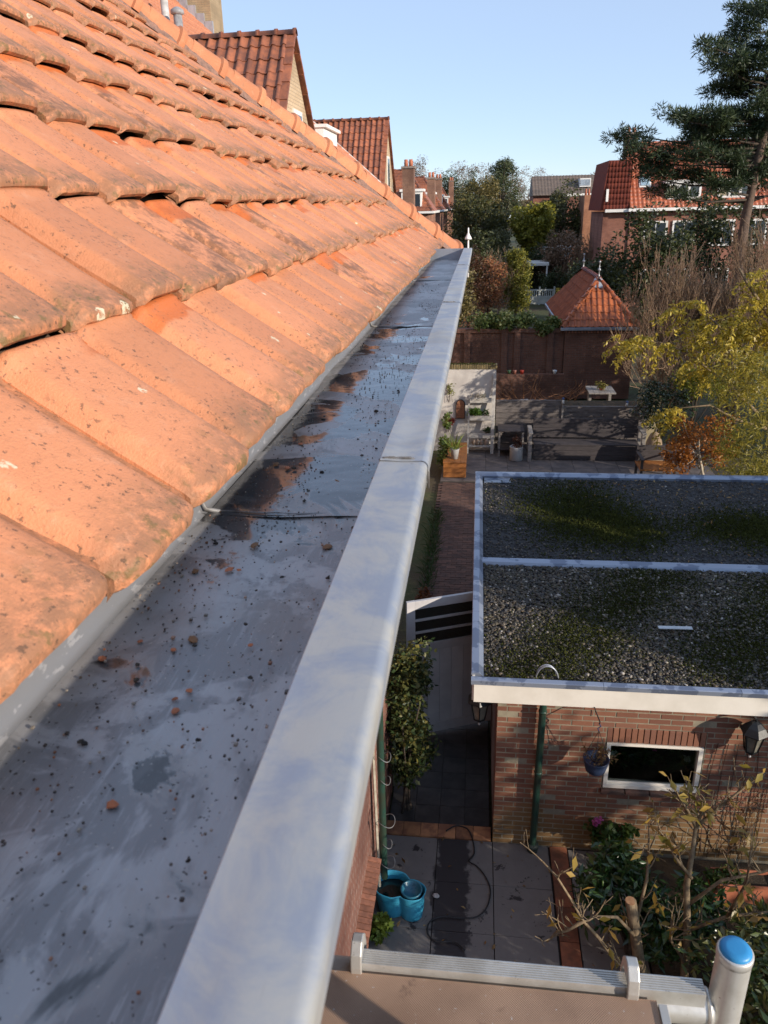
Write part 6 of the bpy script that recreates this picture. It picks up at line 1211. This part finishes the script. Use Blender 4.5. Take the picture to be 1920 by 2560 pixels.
# the big pine
NEED = leafmat('pine_needles', [(0.014,0.026,0.012), (0.032,0.055,0.022), (0.075,0.095,0.035)], .25, .5)
PT = [(6.18, 29.31, 9.37), (6.44, 28.97, 9.18), (7.07, 29.73, 9.14), (7.27, 29.1, 9.34), (6.84, 28.87, 11.31), (7.52, 29.74, 11.2), (8.21, 31.09, 11.68), (8.38, 30.78, 12.54), (8.76, 30.69, 12.33), (8.62, 29.28, 12.33), (8.15, 30.1, 11.86), (7.36, 29.42, 10.76), (7.67, 29.15, 10.65), (8.1, 28.98, 10.78), (8.71, 29.26, 11.29), (7.82, 31.11, 10.2), (8.06, 30.86, 10.34), (8.6, 30.8, 10.13), (9.2, 30.78, 10.47), (9.06, 29.2, 9.69), (8.58, 29.51, 9.39), (8.31, 30.33, 9.37), (4.76, 30.6, 8.76), (5.0, 30.92, 8.97), (5.12, 30.99, 8.46), (4.54, 28.93, 8.11), (5.38, 30.28, 8.09), (5.83, 30.45, 7.95), (6.12, 30.02, 8.24), (6.48, 29.16, 8.06), (6.74, 29.93, 8.53), (6.93, 28.93, 8.21), (7.78, 31.13, 8.96), (7.99, 30.95, 8.04), (8.13, 30.12, 8.31), (8.41, 29.48, 7.83), (9.22, 31.06, 8.2), (9.44, 30.19, 7.64), (9.89, 30.99, 8.11), (6.37, 30.9, 7.69), (5.52, 30.02, 7.56), (4.94, 29.78, 7.44), (6.79, 30.26, 7.53), (7.36, 29.82, 7.5), (7.87, 29.12, 7.21), (8.74, 29.49, 7.32), (6.28, 30.81, 7.03), (6.54, 28.81, 6.87), (4.83, 28.82, 6.91), (7.27, 30.33, 8.72), (8.01, 29.43, 8.75), (8.97, 30.09, 8.83), (9.35, 29.93, 8.93), (5.21, 29.59, 8.49), (7.26, 31.29, 9.11), (7.64, 29.21, 9.16), (8.25, 29.77, 10.49), (8.53, 29.23, 10.85)]
pine = empty('pine_tree', (9.5,30,0), 0, 'tall dark pine with layered spreading branches in front of the brick house', 'tree')
rr_ = random.Random(3); mb = MB(); trunk = [Vector(p) for p in ((9.5,30,-.2), (9.3,30,3), (9.25,30,6), (9.4,30,8), (9.6,30,10.5), (9.8,30,13.5))]
mb.tube(trunk, [.22,.19,.16,.14,.11,.04], 10); mb.build('trunk', pm('pine_bark', (.13,.085,.06), (.08,.055,.042), 9, .9, 0, .8, 30, .02), pine, True)
cs, rs = [], []; lm = MB(); rg = np.random.default_rng(8)
extra = [(9.9+rr_.uniform(0,2.6), 30+rr_.uniform(-2,2), z+rr_.uniform(-.4,.4)) for z in np.linspace(7.2, 13.2, 26)]
for t in [p for p in PT if p[0] > 5.0 or p[2] > 8.4]+extra:
    t = Vector(t); z0 = t.z-rr_.uniform(.1,.5); k = next((i for i in range(5) if trunk[i+1].z > z0), 4); f = (z0-trunk[k].z)/max(.01, trunk[k+1].z-trunk[k].z); s = trunk[k].lerp(trunk[k+1], f)
    m_ = s.lerp(t, .55)+Vector((0,0,-.05*(t-s).length)); lm.tube([s, s.lerp(m_, .5), m_, t], [.05,.04,.03,.012], 5)
    L_ = (t-s).length
    for q in np.arange(0, min(.9, 1.7/max(L_,.1)), .06): p = m_.lerp(t, 1-q); cs.append((p.x+rr_.gauss(0,.22), p.y+rr_.gauss(0,.35), p.z+.10+rr_.gauss(0,.08))); rs.append(rr_.uniform(.12,.27))
    for w__ in range(3): cs.append((t.x+rr_.gauss(0,.16), t.y+rr_.gauss(0,.25), t.z+rr_.gauss(.02,.08))); rs.append(rr_.uniform(.14,.28))
lm.build('limbs', BARKD, pine, True)
P_, dd = clumps(66000, cs, rs, 5, .15, .75); foliage('crown', NEED, P_, .19, pine, .17, 6, -.35, norm=dd)
# dark hedge and shrubs under the pine, in front of the brick house
DG = leafmat('dark_green_leaf', [(0.016,0.024,0.008), (0.04,0.052,0.015), (0.09,0.095,0.028)], .25)
for k, (x, y, z, rx, rz, lab) in enumerate(((8.9,43,3.5,2.3,3.3,'dense dark evergreen mass under the long pine branch'), (12.2,45,3.7,2.7,3.3,'dense dark evergreen mass right below the white dormers'), (15.5,42,3.4,2.6,3.2,'dense dark evergreen mass at the far side of the pine trunk'), (7.3,48,2.0,1.6,2.2,'dark evergreen shrub in front of the shade-toned house wing'))):
    tree('evergreen_tree', lab, (x,y,0), blob(7000, (x,y,z), rx,1.8,rz, 30+k, 90, .6), DG, .22, .5, 30+k, .15, 10, group=None)
# trees in the middle distance
def ft(lab, base, c, rx, rz, n, mat, size, seed, asp=.5, cr=None, ry=None, taper=0, name='tree', cl=60): return tree(name, lab, base, blob(n, c, rx, ry or rx, rz, seed, cl, cr or rx*.32, None, taper), mat, size, asp, seed, .2, 10)
FG = leafmat('far_green', [(0.03,0.034,0.012), (0.07,0.075,0.022), (0.14,0.13,0.04)], .25); FO = leafmat('far_olive', [(0.07,0.06,0.02), (0.14,0.115,0.035), (.22,.17,.06)], .3)
FY = leafmat('far_yellow_green', [(0.10,0.11,0.012), (0.22,0.21,0.025), (0.36,0.31,0.04)], .3); FB = leafmat('far_russet', [(0.10,0.06,0.035), (0.20,0.12,0.07), (.28,.18,.10)], .25); FPN = leafmat('far_pine', [(0.03,0.045,0.022), (0.065,0.085,0.035), (.13,.14,.055)], .25)
ft('broad dark tree standing left of the yellow ivy tree', (-.2,68,0), (-.1,68,4.2), 2.6, 3.8, 9000, FG, .26, 41)
ft('olive brown oak crown rising behind the broad dark tree', (-.6,78,0), (-.4,78,6.0), 2.6, 3.6, 8000, FO, .26, 42)
tree('ivy_tree', 'round tree smothered in sunlit yellow green ivy', (4.3,67,0), np.vstack([blob(9000, (4.3,67,5.2), 1.9,1.6,1.6, 43, 110, .46), blob(2500, (4.6,67,3.0), 1.4,1.2,1.6, 44, 40, .4)]), FY, .21, .7, 43, .2, 10)
tree('pine_tree', 'tall blue green pine standing above the ivy tree', (2.0,84,0), np.vstack([blob(9000, (2.0,84,7.4), 2.6,2.2,3.3, 45, 70, .8), blob(2500, (2.2,84,10.0), 1.0,1.0,1.0, 46, 24, .5)]), FPN, .3, .2, 45, .25, 12)
ft('dark green tree between the ivy tree and the grey roof', (7.4,74,0), (7.3,74,4.6), 2.9, 3.4, 9000, FG, .26, 47)
ft('brown leaved bush below the dark green tree', (6.6,62,0), (6.6,62,2.6), 2.2, 2.4, 6000, FB, .2, 48, name='bush')
bare('brown_thicket', 'leafless brown thicket in front of the orange brick house', (8.2,60,0), 5.0, 49, 14, .04, 4, .45)
ft('dark shrub massed under the yellow ivy tree', (5.4,65,0), (5.4,65,2.2), 1.2, 2.2, 5000, DG, .17, 57, name='shrub')
ft('dark shrub behind barberry and conical hedge', (1.2,62,0), (1.2,62,2.9), 1.2, 2.6, 4000, FG, .17, 58, name='shrub')
ft('dark conifer behind the far terrace chimneys', (-4.2,100,0), (-4.0,100,7.2), 2.8, 3.2, 7000, FPN, .34, 50, .25, taper=.4)
ft('second dark conifer with pointed top behind the far terrace', (-1.2,104,0), (-1.2,104,7.2), 1.8, 3.6, 5000, FPN, .34, 51, .25, taper=.6)
ft('dark red leaved shrub below the far terrace houses', (-.5,46,0), (-.6,46,2.6), 1.5, 2.0, 4000, leafmat('dark_red_leaf', [(.04,.02,.012), (.10,.04,.02), (.08,.07,.02)]), .16, 52, name='shrub')
ft('yellowing shrub at the foot of the far terrace row', (-1.4,40,0), (-1.3,40,2.4), 1.3, 1.9, 3500, FO, .16, 53, name='shrub')
ft('dark evergreen shrub between the terrace and the broad dark tree', (.3,58,0), (.3,58,2.6), 1.6, 2.8, 5000, DG, .18, 54, name='shrub')
ft('dark shrub behind the tall conical hedge', (4.6,64,0), (4.4,64,1.8), 1.5, 2.0, 4000, DG, .18, 55, name='shrub')
ft('dark shrub between the pale gate and the house wing', (7.6,54,0), (7.4,54,1.6), 1.6, 1.8, 4000, DG, .18, 56, name='shrub')
for k, (x, y, z, rx, rz, mt, lab) in enumerate(((-10,132,9,4.5,5,FB,'hazy leafless tree crown behind the broad terrace chimney'), (-3,138,9.5,4,4.5,FB,'hazy pinkish leafless crown behind the dark conifers'), (3.5,140,9.5,4.5,4.5,FB,'hazy leafless crown left of the tall blue green pine'), (8.5,150,8.5,4.5,4.5,FB,'hazy leafless crown at the end of the grey roof'), (13.5,142,7.5,3.4,4,leafmat('far_orange',[(.16,.09,.04),(.30,.18,.08)]),'rounded orange brown crown above the grey roof'), (19.5,150,7.6,3,4,FB,'thin leafless crown above the grey roof beside the house wing'), (24,150,7.8,2,4,FPN,'small dark conifer tip above the grey roof'))):
    ft(lab, (x,y,0), (x,y,z), rx, rz, 5000, mt, .32, 60+k, .25, cr=1.1)
# a wooded horizon closes the view
rg = np.random.default_rng(31); n = 46000; an = rg.uniform(-1.2, 1.2, n); R_ = rg.uniform(190, 260, n); hh = 6.2+1.5*np.sin(an*17)+1.2*np.sin(an*41+1); P_ = np.stack([R_*np.sin(an), R_*np.cos(an), rg.random(n)**.8*hh], 1)
tag(foliage('far_woodland', FO, P_, 1.5, None, .5, 3, 0), 'far band of autumn woodland along the horizon', 'woodland', kind='stuff')
# neighbouring garden trees on the sunny side; their long shadows fall over the courtyard and the gravel roof
SHADE = leafmat('autumn_leaf', [(0.08,0.06,0.015), (0.2,0.14,0.03), (.28,.18,.05)], .3)
for k, (x, y, z, rx, ry, rz, n, lab) in enumerate(((10.4,8.2,3.9,1.7,2.3,2.0,15000,'leafy autumn tree beyond the annex, second from the patio'), (10.2,4.7,4.2,1.6,1.9,1.7,15000,'leafy autumn tree beyond the annex, first from the patio'), (12.6,8.6,2.6,1.6,1.6,1.8,5000,'low leafy autumn tree in the next garden behind the annex trees'), (13.8,20.0,2.6,1.8,2.4,2.0,8000,'leafy autumn tree in the next garden behind the wisteria'), (15.0,23.0,3.3,2,2.8,2.8,8000,'leafy autumn tree in the next garden behind the bare shrubs'))):
    tree('garden_tree', lab, (x,y,0), blob(n, (x,y,z), rx,ry,rz, 80+k, 90, .5), SHADE, .24, .6, 80+k, .16, 12)
tree('birch_tree', 'thin sparse birch in the next garden by the patio', (9.6,1.2,0), blob(3200, (9.6,1.4,2.9), 1.3,2.0,2.1, 90, 60, .45), SHADE, .17, .6, 90, .12, 16)
